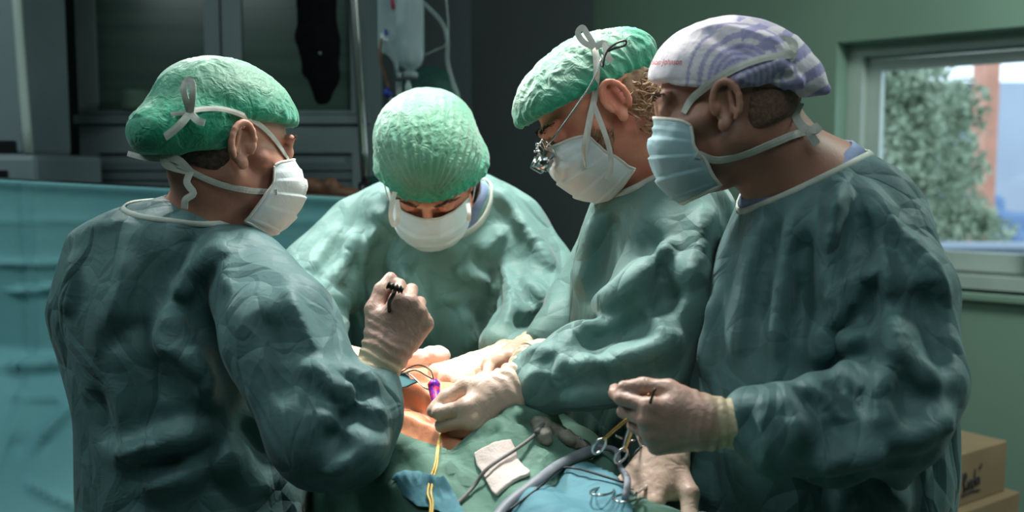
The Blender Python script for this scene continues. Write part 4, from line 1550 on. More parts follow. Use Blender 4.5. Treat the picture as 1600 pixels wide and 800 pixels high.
tgA = hframe(P(600, 556, 1.355), P(638, 492, 1.37) - P(600, 556, 1.355), P(612, 455, 1.36) - P(628, 510, 1.36), 1); tgA.sc = .90
tgA.R[2] = unit(np.cross(tgA.R[0], tgA.R[1]))
if tgA.R[2][1] > 0:
    tgA.R[2] = -tgA.R[2]
make_glove(tgA, [(58, 98, 60), (64, 98, 62), (68, 98, 62), (72, 98, 62)], bA, 'glove_tan', seed=1, cuff=.066, cuff_r=(.033, .043), fl=.85, wr=.0024,
           thumb=((.80, .50, -.35), (.95, .1, -.35), (.92, -.15, -.4)), rs=1.08)

# ================================================================ centre surgeon, facing the camera, head bowed
tB = frame(P(673, 261, 1.90), (-.02, -.57, -.82), up=(0, -.3, 1), roll=.0, sc=1.10)
rowsB = torso_rows([(262, 640, 740, 2.04, .03), (275, 615, 770, 2.05, .06), (292, 575, 805, 2.06, .09), (312, 545, 826, 2.07, .11), (345, 524, 842, 2.08, .12), (400, 520, 856, 2.08, .125),
                    (460, 522, 852, 2.08, .13), (520, 545, 838, 2.08, .13), (600, 548, 836, 2.08, .13), (700, 545, 838, 2.10, .13)], 2.08, .13, [(.8, 1, 1), (.42, 1.02, 1.1)])
armB = [(565, 362, 2.06, 58), (500, 432, 2.0, 62), (487, 500, 1.88, 54), (508, 530, 1.78, 34)]
armB2 = [(800, 362, 2.06, 58), (838, 430, 2.02, 60), (838, 492, 1.90, 56), (785, 540, 1.76, 36)]
foldB = [
    ([(612, 345), (575, 380), (558, 440), (552, 500)], .05, .014, 's'),
    ([(560, 350), (540, 410), (500, 460)], .04, .012, 'r'),
    ([(530, 345), (500, 400), (470, 440)], .03, .009, 'r'),
    ([(455, 430), (500, 460), (548, 480)], .03, .012, 'r'),
    ([(460, 480), (505, 500), (552, 500)], .025, .010, 'v'),
    ([(470, 520), (510, 520), (545, 500)], .025, .010, 'r'),
    ([(600, 470), (680, 468), (760, 470), (838, 466)], .012, .004, 'r'),
    ([(625, 390), (640, 450), (668, 520), (690, 550)], .05, .014, 'r'),
    ([(590, 400), (600, 470), (620, 540)], .04, .012, 'v'),
    ([(700, 420), (745, 428), (790, 460)], .035, .012, 's'),
    ([(740, 400), (770, 380), (790, 350)], .03, .010, 'r'),
    ([(720, 480), (735, 520), (740, 555)], .04, .012, 'r'),
    ([(780, 400), (800, 460), (790, 520)], .045, .014, 'S'),
    ([(800, 330), (840, 380), (865, 430)], .03, .012, 'r'),
    ([(810, 430), (850, 470), (870, 500)], .03, .012, 'r'),
    ([(790, 500), (830, 510), (870, 480)], .03, .010, 'v'),
    ([(770, 540), (800, 530), (840, 530)], .02, .010, 'r'),
    ([(570, 330), (620, 345), (640, 370)], .03, .008, 'r'),
    ([(765, 290), (800, 320), (820, 360)], .03, .008, 'r'),
]
gB, qB = make_gown(rowsB, [armB, armB2], foldB, seed=7.7, k=.02, neck=(P(690, 320, 2.0), P(688, 262, 2.0), .075, .09))
legsB = legs_shoes(rowsB[0][1], 2.12, (1, 0, 0), (0, -1, 0), .82)
bB, bvB = body_mesh(tB, [(P(685, 350, 2.08), .085), (P(685, 420, 2.08), .11), (P(690, 600, 2.08), .11), (np.array([rowsB[0][1], 2.1, .85]), .12)],
                    [[(P(580, 372, 2.06), .045), (P(500, 440, 2.0), .042), (P(490, 505, 1.86), .036), (P(508, 538, 1.76), .026), (P(530, 552, 1.70), .020)],
                     [(P(790, 372, 2.06), .045), (P(838, 440, 2.02), .042), (P(838, 495, 1.89), .036), (P(785, 545, 1.75), .024), (P(755, 562, 1.68), .020)]],
                    legsB, (P(682, 285, 1.98), P(688, 345, 2.05), .06, .075),
                    'surgeon at the centre facing the camera, head in crinkled green cap bowed', 'skin_pink')
gnB = mesh_obj('gown', gB, qB, MT['gown'], bB)
sb = gnB.modifiers.new('smooth', 'SUBSURF'); sb.levels = 1; sb.render_levels = 1
add_trousers(legsB, (0, -1, 0), bB)
neck_collar(gnB, gB, qB, P(690, 318, 2.0), (0, -.55, .83), .108, .075, w=.012)
neck_collar(gnB, gB, qB, P(690, 315, 2.0), (0, -.55, .83), .094, .062, mat='scrub', w=.026, name='scrub_collar', off=.004)
capB, cvB = make_cap(tB, [((-.008, 0, .042), (.104, .088, .088)), ((-.070, 0, .03), (.06, .075, .07)), ((-.012, .0, .004), (.090, .103, .052)), ((-.02, -.012, .07), (.082, .080, .062))],
                     ((.0, 0, -.012), (.46, 0, -1)), bB, seed=5.1, loose=.045, f=(46, 46, 46), pleat=((.112, 0.006, .04), 17, .0060, .16), amp=.0026, rim=.010,
                     extra=lambda v: np.clip(1 - np.linalg.norm(v - [.1, .004, .045], axis=1) / .035, 0, 1))
brows(tB, bB)
mkB, GB = make_mask(tB, bB, 'mask', seed=3.4)
quadm = lambda G: np.array([[i * 61 + j, i * 61 + j + 1, (i + 1) * 61 + j + 1, (i + 1) * 61 + j] for i in range(G.shape[0] - 1) for j in range(60)])
for s, j in ((1, 60), (-1, 0)):
    c0_ = GB[0, j]
    loc = [(.050, s * .076, -.030), (.035, s * .081, -.005), (.030, s * .084, .020), (.012, s * .088, .030)]
    pts = [tB.fwd(p) for p in loc]
    mesh_obj('mask_tie', *ribbon_geo(pts, [tB.R.T @ np.array([.2, s, 0]) for _ in pts], .009, .0014, 5), MT['tie'], mkB)
    loc = [(.034, s * .060, -.118), (.015, s * .075, -.10), (-.01, s * .086, -.07), (-.03, s * .080, -.055), (-.06, s * .055, -.05)]
    pts = [tB.fwd(p) for p in loc]
    mesh_obj('mask_tie', *ribbon_geo(pts, [tB.R.T @ np.array([.1, s, 0]) for _ in pts], .009, .0014, 5), MT['tie'], mkB)
    # the loose strap ends hanging beside the cheeks
tie_px(None, [(617, 300, 1.80), (612, 320, 1.79), (611, 340, 1.79), (616, 352, 1.79), (623, 338, 1.785), (620, 312, 1.79)], mkB, .009)
tie_px(None, [(732, 345, 1.79), (733, 332, 1.79), (731, 318, 1.80)], mkB, .008)
# hands of the centre surgeon
tgB = hframe(P(752, 572, 1.61), P(668, 600, 1.51) - P(752, 572, 1.61), (-.1, -.85, -.15), 1)
tgB.R[2] = np.cross(tgB.R[0], tgB.R[1])
if tgB.R[2][2] < 0:
    tgB.R[2] = -tgB.R[2]
make_glove(tgB, [(38, 52, 30), (42, 56, 30), (44, 56, 30), (46, 52, 30)], bB, 'glove', seed=4, cuff=.075, cuff_r=(.030, .036), rs=1.1,
           thumb=((.75, .6, -.35), (.9, .25, -.4), (.9, 0, -.5)))
tgB2 = hframe(P(540, 560, 1.68), P(640, 572, 1.60) - P(540, 560, 1.68), (.1, -.8, .1), 1)
if tgB2.R[2][2] < 0:
    tgB2.R[2] = -tgB2.R[2]
make_glove(tgB2, CURL['loose'], bB, 'glove', seed=5, cuff=.06, cuff_r=(.030, .034), rs=1.0)

# ================================================================ third surgeon, in profile, wearing loupes
tC = frame(P(930, 170, 1.60), (-.78, -.13, -.60), up=(0, 0, 1), roll=.06, sc=1.01)
rowsC = torso_rows([(232, 1000, 1070, 1.66, .03), (246, 985, 1090, 1.66, .07), (262, 962, 1108, 1.66, .10), (285, 944, 1126, 1.66, .12), (312, 926, 1142, 1.66, .135), (370, 905, 1160, 1.66, .14), (440, 892, 1168, 1.66, .145),
                    (520, 884, 1168, 1.66, .15), (600, 884, 1160, 1.66, .15), (700, 888, 1150, 1.66, .15), (800, 892, 1150, 1.66, .15)], 1.66, .14, [(.62, 1.02, 1.05), (.42, 1.05, 1.1)])
armC = [(1070, 350, 1.56, 84), (1040, 470, 1.46, 88), (1005, 556, 1.42, 78), (920, 570, 1.40, 66), (848, 594, 1.40, 56)]
armC2 = [(955, 380, 1.76, 50), (905, 480, 1.76, 50), (850, 535, 1.66, 32)]
foldC = [
    ([(1062, 232), (1010, 300), (985, 370), (975, 440)], .045, .014, 's'),
    ([(1040, 260), (1000, 280), (960, 290)], .03, .010, 'r'),
    ([(1110, 310), (1090, 380), (1080, 460)], .04, .012, 'r'),
    ([(940, 320), (915, 400), (900, 470)], .035, .012, 'r'),
    ([(965, 320), (940, 400), (925, 480)], .03, .010, 'v'),
    ([(1000, 340), (1030, 420), (1050, 500)], .04, .014, 'v'),
    ([(1060, 360), (1010, 420), (960, 470), (905, 500)], .04, .016, 'r'),
    ([(1080, 440), (1010, 500), (940, 530), (880, 545)], .035, .012, 'v'),
    ([(1070, 520), (1000, 560), (930, 570), (860, 570)], .04, .016, 'r'),
    ([(1070, 590), (1000, 610), (930, 610), (850, 630)], .03, .012, 'r'),
    ([(900, 505), (880, 560), (885, 620)], .02, .010, 's'),
    ([(860, 530), (840, 560), (838, 600), (830, 640)], .018, .008, 's'),
    ([(940, 500), (930, 560), (950, 610)], .025, .010, 'v'),
    ([(820, 550), (850, 556), (880, 540)], .015, .007, 'r'),
    ([(830, 575), (860, 590), (890, 585)], .015, .007, 'r'),
    ([(920, 650), (935, 700), (930, 760)], .03, .010, 'r'),
    ([(970, 650), (975, 720), (980, 790)], .03, .010, 'v'),
    ([(1000, 480), (1040, 520), (1070, 540)], .03, .010, 'r'),
]
gC, qC = make_gown(rowsC, [armC, armC2], foldC, seed=13.1, k=.02, neck=(P(1000, 262, 1.62), P(965, 215, 1.62), .068, .082))
legsC = legs_shoes(rowsC[0][1], 1.66, (.2, 1, 0), (-1, 0, 0), .82)
bC, bvC = body_mesh(tC, [(P(1040, 300, 1.66), .085), (P(1035, 400, 1.66), .10), (P(1025, 650, 1.66), .10), (np.array([rowsC[0][1], 1.66, .85]), .13)],
                    [[(P(1068, 360, 1.57), .05), (P(1045, 460, 1.47), .045), (P(1015, 548, 1.43), .04), (P(920, 570, 1.40), .034), (P(800, 610, 1.39), .026), (P(775, 618, 1.39), .02)],
                     [(P(960, 390, 1.75), .045), (P(905, 480, 1.76), .04), (P(850, 535, 1.67), .028), (P(790, 565, 1.62), .022)]],
                    legsC, (P(978, 222, 1.61), P(1015, 290, 1.65), .056, .075),
                    'third surgeon in profile with grey curls, metal loupes and green cap, leaning over the patient', 'skin_pink')
gnC = mesh_obj('gown', gC, qC, MT['gown'], bC)
sb = gnC.modifiers.new('smooth', 'SUBSURF'); sb.levels = 1; sb.render_levels = 1
add_trousers(legsC, (-1, 0, 0), bC)
neck_collar(gnC, gC, qC, P(998, 258, 1.62), (-.62, -.12, .78), .088, .078, w=.010)
capC, cvC = make_cap(tC, [((-.006, 0, .040), (.110, .086, .076)), ((.045, 0, .038), (.080, .080, .068)), ((-.06, .0, .038), (.050, .06, .045))],
                     ((.0, 0, .026), (.20, 0, -1)), bC, back=[(((-.088, .0, .033), (.054, .062, .050)), ((-.067, 0, -.008), (.6, 0, -.78)))], seed=9.1, loose=.035, f=(64, 64, 26), amp=.0032, rim=.008,
                     extra=lambda v: np.clip((-v[:, 0] - .085) / .03, 0, 1) * .95 + np.clip((v[:, 0] - .10) / .03, 0, 1) * .7)
brows(tC, bC)
mkC, GC = make_mask(tC, bC, 'mask', seed=8.4, xs_=.92, low=.010)
bvh_body_C = bvh(bvC)
trC = bvh(bvC, cvC, (GC.reshape(-1, 3), quadm(GC)))
tie_px(trC, [(912, 262), (916, 230), (922, 190), (929, 150), (932, 110), (930, 85), (926, 70)], mkC, .010)
kC = hit(trC, 932, 80, .006)
kY = kC[0][1] if kC[0] is not None else 1.5
tie_px(trC, [(928, 74, kY), (912, 66, kY), (903, 52, kY), (910, 43, kY), (918, 54, kY), (930, 74, kY)], mkC, .009)
tie_px(trC, [(930, 74, kY), (944, 68, kY - .004), (950, 88, kY - .01), (956, 96, kY - .01)], mkC, .010)
tie_px(trC, [(916, 262), (912, 230, 1.492), (918, 195, 1.488), (926, 160, 1.488)], mkC, .006)
tie_px(trC, [(926, 160, 1.488), (940, 195, 1.49), (952, 232, 1.50), (955, 262, 1.51), (948, 280, 1.515)], mkC, .008)
# curls at the nape
rs = np.random.RandomState(11)
strands = []
for i in range(300):
    u, w_ = rs.rand(), rs.rand()
    th = (.50 + .62 * u) * math.pi
    z = -.002 - .085 * w_
    sgn = 1 if rs.rand() < .8 else -1
    r0 = .079
    base = np.array([-.012 + .100 * math.cos(th) * (1 - .25 * w_), sgn * r0 * math.sin(th) * (1 - .15 * w_), z])
    if abs(base[1]) < .078 and base[0] > -.02:
        continue
    p = base.copy()
    out_ = unit(base * [1, 1, .1])
    L_ = .018 + .03 * rs.rand()
    pts = []
    ph = rs.rand() * 6.28
    cr_ = .002 + .003 * rs.rand()
    dn = unit(np.array([-.7 + rs.normal() * .5, rs.normal() * .4, -.65 + rs.normal() * .45]))
    for s_ in range(8):
        f_ = s_ / 7
        pts.append(tC.fwd(p + dn * L_ * f_ + out_ * (.004 + .010 * math.sin(f_ * 2.8)) + np.array([math.cos(ph + f_ * 7), math.sin(ph + f_ * 7), math.cos(f_ * 9)]) * cr_ * 1.6))
    strands.append(tube_geo(pts, lambda t: .0014 * (1.1 - t), 5, 0))
hrC = mesh_obj('hair', *merge(*strands), MT['hair_grey'], bC)
F = Field()
F.ell((-.045, 0, -.010), (.073, .075, .055), k=.01)
F.plane((0, 0, .04), (0, 0, 1), k=.01); F.plane((-.030, 0, 0), (1, 0, .0), k=.01)
v, q = F.mesh(.004)
v = v + normals(v, q) * (noise(warp(v * 70, 1, 1)) * .005)[:, None]
mesh_obj('hair', tC.fwd(v), q, MT['hair_grey'], bC)
# greying beard stubble on the cheek that faces the room
g_ = []
for i in range(420):
    x_, y_ = 918 + 44 * rs.rand(), 196 + 84 * rs.rand()
    c_, n_ = hit(bvh_body_C, x_, y_, .0)
    if c_ is None or abs(c_[1] - 1.55) > .12:
        continue
    d_ = unit(np.array([-.35 + rs.normal() * .3, rs.normal() * .2, -.9]))
    d_ = unit(d_ - (d_ @ n_) * n_ * .8)
    g_.append(tube_geo([c_ - n_ * .001, c_ + d_ * .006 + n_ * .0015, c_ + d_ * .012 + n_ * .001], .00045, 4, 0))
if g_:
    mesh_obj('beard', *merge(*g_), MT['hair_grey'], bC)
# loupes: frame, temple arm, magnifier
lp = tag(bpy.data.objects.new('loupe_glasses', None)); scene.collection.objects.link(lp); lp.parent = bC
for s in (-1, 1):
    ring = [tC.fwd((.106, s * .034 + .023 * math.cos(a), -.004 + .017 * math.sin(a))) for a in np.linspace(0, 2 * math.pi, 21)[:-1]]
    mesh_obj('lens_rim', *tube_geo(ring, .0014, 6, 0, closed=True), MT['steel'], lp)
    mesh_obj('magnifier', *tube_geo([tC.fwd((.108, s * .030, -.008)), tC.fwd((.116, s * .029, -.013)), tC.fwd((.117, s * .029, -.0135)), tC.fwd((.134, s * .027, -.022))],
                                    lambda t: .0095 if t < .45 else .0125, 14, 0), MT['steel'], lp)
    mesh_obj('magnifier_lens', *tube_geo([tC.fwd((.1335, s * .027, -.0218)), tC.fwd((.1350, s * .027, -.0224))], .0105, 14, 0), MT['cabinet_glass'], lp)
    mesh_obj('temple_arm', *tube_geo([tC.fwd((.114, s * .056, .002)), tC.fwd((.100, s * .070, .006)), tC.fwd((.05, s * .086, .022)), tC.fwd((.0, s * .094, .040)), tC.fwd((-.035, s * .098, .062))], .0016, 6, 4), MT['steel'], lp)
mesh_obj('bridge', *tube_geo([tC.fwd((.116, -.012, .0)), tC.fwd((.120, 0, .004)), tC.fwd((.116, .012, .0))], .0015, 6, 4), MT['steel'], lp)
mesh_obj('retainer_cord', *tube_geo([tC.fwd((-.030, .098, .060))] + [P(x, y, 1.492) for x, y in ((942, 104), (945, 88), (952, 76), (966, 66), (978, 64), (976, 71), (962, 75), (950, 80))], .0018, 6, 4), MT['black_plastic'], lp)
# hands of the third surgeon
tgC = hframe(P(803, 612, 1.385), P(733, 664, 1.335) - P(803, 612, 1.385), (-.45, -.2, .8), 1); tgC.sc = .93
if tgC.R[2][1] > 0:
    tgC.R[2] = -tgC.R[2]
make_glove(tgC, [(52, 72, 45), (62, 80, 48), (68, 84, 50), (72, 86, 50)], bC, 'glove', seed=6, cuff=.062, cuff_r=(.038, .052), fl=.92, rs=1.15, wr=.0030,
           thumb=((.8, .35, -.5), (.9, -.1, -.45), (.85, -.3, -.4)))
tgC2 = hframe(P(806, 556, 1.63), P(740, 596, 1.54) - P(806, 556, 1.63), (-.2, -.8, .3), 1)
if tgC2.R[2][2] < 0:
    tgC2.R[2] = -tgC2.R[2]
make_glove(tgC2, CURL['loose'], bC, 'glove', seed=7, cuff=.07, cuff_r=(.030, .036))

# ================================================================ fourth surgeon, nearest at right
tD = frame(P(1133, 165, 1.345), (-.95, .22, -.13), up=(0, 0, 1), roll=.0, sc=.97)
rowsD = torso_rows([(226, 1285, 1330, 1.40, .03), (240, 1255, 1352, 1.40, .07), (258, 1220, 1376, 1.40, .10), (285, 1185, 1402, 1.40, .125), (312, 1160, 1425, 1.40, .14), (345, 1146, 1440, 1.40, .15), (400, 1122, 1450, 1.40, .155),
                    (460, 1102, 1460, 1.40, .16), (540, 1084, 1470, 1.40, .16), (600, 1072, 1476, 1.40, .16), (660, 1068, 1480, 1.40, .16),
                    (720, 1068, 1480, 1.40, .165), (800, 1070, 1468, 1.40, .165)], 1.40, .15, [(.62, 1.0, 1.0), (.42, 1.04, 1.05)])
armD = [(1362, 330, 1.33, 74), (1404, 460, 1.27, 84), (1408, 596, 1.22, 92), (1382, 650, 1.20, 92), (1300, 668, 1.18, 84), (1215, 672, 1.17, 70), (1178, 655, 1.17, 52)]
armD2 = [(1190, 400, 1.52, 60), (1135, 560, 1.52, 52), (1100, 690, 1.46, 40)]
foldD = [
    ([(1322, 262), (1300, 330), (1288, 400), (1300, 470), (1300, 520)], .05, .020, 'S'),
    ([(1345, 270), (1372, 350), (1385, 430), (1392, 500)], .03, .010, 'r'),
    ([(1345, 300), (1400, 350), (1450, 410), (1488, 480)], .035, .012, 's'),
    ([(1200, 320), (1170, 400), (1155, 490), (1145, 580)], .035, .010, 'r'),
    ([(1240, 310), (1225, 400), (1216, 480), (1212, 580)], .03, .010, 'r'),
    ([(1222, 330), (1200, 420), (1185, 520)], .025, .009, 'v'),
    ([(1262, 340), (1255, 420), (1250, 540)], .03, .010, 'v'),
    ([(1125, 440), (1110, 520), (1100, 600)], .03, .009, 'r'),
    ([(1385, 400), (1345, 450), (1300, 505), (1262, 560)], .035, .018, 's'),
    ([(1262, 566), (1300, 540), (1370, 520)], .03, .016, 'r'),
    ([(1290, 580), (1330, 615), (1362, 660)], .025, .012, 'v'),
    ([(1310, 560), (1360, 620), (1400, 680)], .03, .012, 'r'),
    ([(1400, 500), (1395, 580), (1370, 640)], .045, .016, 's'),
    ([(1430, 440), (1460, 520), (1470, 600)], .04, .010, 'v'),
    ([(1380, 470), (1420, 560), (1470, 620)], .04, .012, 'r'),
    ([(1370, 690), (1430, 680), (1495, 640)], .03, .012, 'r'),
    ([(1215, 745), (1290, 752), (1370, 730)], .02, .008, 'v'),
    ([(1180, 605), (1200, 640), (1196, 700), (1185, 745)], .016, .010, 's'),
    ([(1205, 600), (1240, 640), (1250, 700)], .022, .012, 'r'),
    ([(1165, 640), (1185, 680), (1182, 720)], .012, .007, 'v'),
    ([(1240, 610), (1290, 640), (1320, 700)], .03, .010, 'v'),
    ([(1250, 730), (1330, 720), (1400, 700)], .025, .010, 'r'),
    ([(1350, 380), (1330, 420), (1312, 460)], .02, .008, 'r'),
    ([(1100, 640), (1095, 720), (1100, 800)], .022, .009, 'r'),
    ([(1130, 660), (1128, 730), (1132, 800)], .02, .008, 'v'),
    ([(1155, 700), (1160, 750), (1165, 800)], .02, .008, 'r'),
    ([(1300, 770), (1330, 785), (1340, 800)], .02, .008, 'r'),
    ([(1410, 740), (1400, 770), (1395, 800)], .03, .010, 'r'),
]
gD, qD = make_gown(rowsD, [armD, armD2], foldD, seed=21.4, k=.018, neck=(P(1250, 272, 1.38), P(1215, 215, 1.37), .078, .10))
legsD = legs_shoes(rowsD[0][1], 1.40, (.2, 1, 0), (-1, 0, 0), .82)
bD, bvD = body_mesh(tD, [(P(1290, 330, 1.40), .09), (P(1295, 430, 1.41), .11), (P(1285, 700, 1.41), .11), (np.array([rowsD[0][1], 1.40, .85]), .13)],
                    [[(P(1355, 345, 1.34), .05), (P(1400, 460, 1.28), .045), (P(1405, 620, 1.22), .04), (P(1300, 662, 1.18), .036), (P(1140, 648, 1.17), .024), (P(1110, 645, 1.17), .02)],
                     [(P(1215, 400, 1.50), .04), (P(1150, 560, 1.52), .035), (P(1100, 690, 1.46), .028), (P(1064, 700, 1.30), .022)]],
                    legsD, (P(1196, 226, 1.36), P(1262, 305, 1.39), .062, .085),
                    'surgeon at right in white and lilac head cloth, holding a clamp', 'skin_tan', nose=.79, ex=.012)
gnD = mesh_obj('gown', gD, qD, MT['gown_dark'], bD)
sb = gnD.modifiers.new('smooth', 'SUBSURF'); sb.levels = 1; sb.render_levels = 1
add_trousers(legsD, (-1, 0, 0), bD)
neck_collar(gnD, gD, qD, P(1248, 268, 1.38), (-.47, -.18, .86), .102, .088, w=.009)
neck_collar(gnD, gD, qD, P(1246, 266, 1.38), (-.47, -.18, .86), .090, .078, mat='scrub', w=.020, name='scrub_collar', off=.005)
hair_shell(tD, bD, 'stubble', [((.0, 0, .028), (-.2, 0, 1)), ((-.030, 0, 0), (1, 0, .15)), ((-.0, 0, -.060), (-.35, 0, -1))], grow=.0022)
brows(tD, bD)


def bandana_attr(v):
    c1 = np.array([-.035, .0, .03])
    r = np.hypot((v[:, 0] - c1[0] - .01) * 1.1, v[:, 2] - c1[2] + .005)
    w_ = warp(v * 14, .6, .3) / 14
    m = np.zeros(len(v))
    ring = (np.abs(r - .060) < .0035) | (np.abs(r - .078) < .0022)
    m = np.where(ring & (v[:, 0] < .055), .62, m)
    blade = (r < .050) & (v[:, 0] < .03)
    st = .62 + .18 * np.sign(np.sin(r * 720))
    m = np.where(blade, st, m)
    band2 = np.sin((w_[:, 0] * .5 + w_[:, 2]) * 190 + 1.0) > .15
    back = (v[:, 0] < -.03) & band2 & ~blade
    m = np.where(back, .75, m)
    top = (np.sin((v[:, 2] * .7 - v[:, 0] * .5) * 130) > .45) & (v[:, 2] > .095) & (v[:, 0] < .02)
    return np.where(top, .4, m)


MT['bandana'] = material('printed_head_cloth', lin(232, 224, 232), lin(136, 132, 192), .8, by='attr', scale=60, bump=.4, bscale=260, bdist=.0008, bump2=(18, .5, .008))
F = Field()
F.ell((-.005, 0, .040), (.104, .084, .085), k=.02)
F.ell((-.046, 0, .034), (.080, .079, .068), k=.02)
F.ell((.035, 0, .048), (.064, .072, .058), k=.02)
F.plane((.1, 0, .032), (.12, 0, -1), k=.006)
F.cap((-.090, .01, .030), (-.112, .02, .020), .040, .026, k=.02)
F.cap((-.105, .025, .030), (-.134, .030, .000), .022, .008, k=.012)
F.plane((-.10, 0, -.012), (.3, 0, -1), k=.008)
v, q = F.mesh(.0024, smooth=1)
ml = bandana_attr(v)
wv = tD.fwd(v)
wv = crumple(wv, q, 26, .0016, 5.5)
wv = folds(wv, q, [([(1030, 125), (1100, 130), (1150, 140)], .012, .004, 's'), ([(1060, 60), (1120, 40), (1200, 60), (1240, 90)], .02, .004, 'r'),
                   ([(1120, 140), (1180, 110), (1240, 90)], .02, .005, 'r'), ([(1150, 150), (1200, 130), (1255, 110)], .015, .005, 'v'),
                   ([(1190, 152), (1230, 130), (1262, 120)], .012, .004, 'r'), ([(1225, 100), (1250, 130), (1270, 155)], .012, .005, 'r'),
                   ([(1080, 30), (1130, 70), (1190, 90)], .014, .003, 'v')])
capD = mesh_obj('head_cloth', wv, q, MT['bandana'], bD, attr=ml)
mkD, GD = make_mask(tD, bD, 'mask_blue', seed=15.4, xs_=.84, low=.012)
trD = bvh(bvD, (wv, q), (GD.reshape(-1, 3), quadm(GD)))
tie_px(trD, [(1070, 178), (1082, 155), (1100, 136), (1125, 120), (1160, 104), (1195, 93), (1235, 87)], mkD, .010)
tie_px(trD, [(1088, 240), (1120, 249), (1160, 240), (1200, 226), (1235, 212), (1258, 206)], mkD, .010)
kd = hit(trD, 1240, 88, .006)[0]
kd = kd[1] if kd is not None else 1.33
tie_px(trD, [(1232, 88, kd), (1240, 70, kd + .01), (1222, 62, kd + .015), (1228, 80, kd), (1242, 92, kd)], mkD, .012)
kd2 = hit(trD, 1255, 206, .004)[0]
kd2 = kd2[1] if kd2 is not None and kd2[1] < 1.5 else 1.33
tie_px(trD, [(1250, 160, kd2), (1243, 180, kd2), (1256, 200, kd2 - .01), (1272, 204, kd2 - .012), (1278, 198, kd2 - .01), (1266, 208, kd2 - .014), (1276, 226, kd2 - .01)], mkD, .012)
# red print along the edge of the head cloth
cu = bpy.data.curves.new('txt', 'FONT'); cu.body = 'Johnson\u00b7Johnson'; cu.size = 1; cu.shear = .35
to = bpy.data.objects.new('txt', cu); scene.collection.objects.link(to)
dg = bpy.context.evaluated_depsgraph_get()
tm = bpy.data.meshes.new_from_object(to.evaluated_get(dg))
tv = np.array([x.co[:] for x in tm.vertices]); tf = [list(p.vertices) for p in tm.polygons]
bpy.data.objects.remove(to); bpy.data.curves.remove(cu)
tree = bvh((wv, q))
wid = tv[:, 0].max()
x0p, x1p = 1002., 1066.
out = []
tin = []
for x, y, _ in tv:
    u = x / wid
    ppx = x0p + (x1p - x0p) * u; ppy = 101.5 - .5 * u - y * 13.0 * (x1p - x0p) / 64
    c, n = hit(tree, ppx, ppy, .0012)
    tin.append(c is not None)
    out.append(c if c is not None else np.zeros(3))
tf = [f for f in tf if all(tin[i] for i in f)]
us = sorted({i for f in tf for i in f}); mp_ = {a: b for b, a in enumerate(us)}
if us:
    mesh_obj('printed_lettering', [out[i] for i in us], [[mp_[i] for i in f] for f in tf], MT['print_red'], capD, smooth=False)
# hands
tgD = hframe(P(1112, 662, 1.165), P(1020, 664, 1.165) - P(1112, 662, 1.165), (0.02, -.05, 1), 1)
if tgD.R[2][1] > 0:
    tgD.R[2] = -tgD.R[2]
tgD.sc = .87
make_glove(tgD, [(34, 42, 20), (58, 66, 36), (66, 74, 40), (70, 78, 42)], bD, 'glove_tan', seed=8, cuff=.056, cuff_r=(.035, .0365), fl=.85, rs=1.08, wr=.0018,
           thumb=((.85, .42, -.30), (.98, .1, -.2), (.98, -.1, -.2)))
tgD2 = hframe(P(1042, 704, 1.27), P(1000, 772, 1.23) - P(1042, 704, 1.27), (.72, -.5, -.1), 1); tgD2.sc = .9
if tgD2.R[2][2] < 0:
    tgD2.R[2] = -tgD2.R[2]
make_glove(tgD2, [(40, 50, 25), (48, 55, 28), (52, 58, 30), (55, 60, 30)], bD, 'glove', seed=9, cuff=.03, cuff_r=(.027, .030), rs=1.05,
           wr=.0006, thumb=((.60, .78, .0), (.88, .42, -.2), (.95, .1, -.3)))

# ================================================================ person standing far behind the drip bottle
tE = frame(P(672, 176, 3.15), (.1, -1, -.5), sc=1.0)
F = Field(); head_ops(F, tE)
c = tE.o
F.cap(tE.fwd((-.02, 0, -.05)), c + [0, .03, -.19], .05, .055, k=.02)
F.chain([(c + [0, .05, -.28], .10), (c + [0, .06, -.5], .13), (c + [0, .06, -.75], .14)], k=.04)
for s in (-1, 1):
    F.chain([(c + [s * .17, .05, -.27], .055), (c + [s * .22, .02, -.52], .042), (c + [s * .12, -.2, -.6], .032), (c + [s * .07, -.26, -.6], .02)], k=.03)
    F.chain([(c + [s * .09, .06, -.8], .085), (c + [s * .10, .05, -1.15], .055), (np.array([c[0] + s * .1, c[1] + .05, .04]), .04)], k=.03)
v, q = F.mesh(.011, fine=[(c - .13, c + .13, .005)])
bE = mesh_obj('person', v, q, MT['skin_tan'])
tag(bE, 'person far behind the infusion bottle, only a dark green cap showing', 'person')
rowsE = [(c[2] - .95, c[0], c[1] + .06, .20, .15), (c[2] - .5, c[0], c[1] + .06, .19, .16), (c[2] - .25, c[0], c[1] + .05, .21, .13), (c[2] - .18, c[0], c[1] + .04, .10, .08)]
F = Field(); F.loft(rowsE, k=.03)
for s in (-1, 1):
    F.chain([(c + [s * .17, .05, -.27], .075), (c + [s * .22, .02, -.52], .065), (c + [s * .14, -.16, -.6], .05)], k=.03)
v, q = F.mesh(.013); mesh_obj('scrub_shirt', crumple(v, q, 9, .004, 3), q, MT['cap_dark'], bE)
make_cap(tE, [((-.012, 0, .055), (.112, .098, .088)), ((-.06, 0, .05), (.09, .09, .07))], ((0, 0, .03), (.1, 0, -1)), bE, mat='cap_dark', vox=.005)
# ================================================================ the operating table and the patient
FC = PZ(705, 625, 1.135)                        # centre of the field
AX = unit([-.5, .866, 0]); AY = unit([.866, .5, 0])
RT = np.array([AX, AY, [0, 0, 1.]])
FO = np.array([FC[0], FC[1], 0])
tp = T(FO, AX, AY, (0, 0, 1))

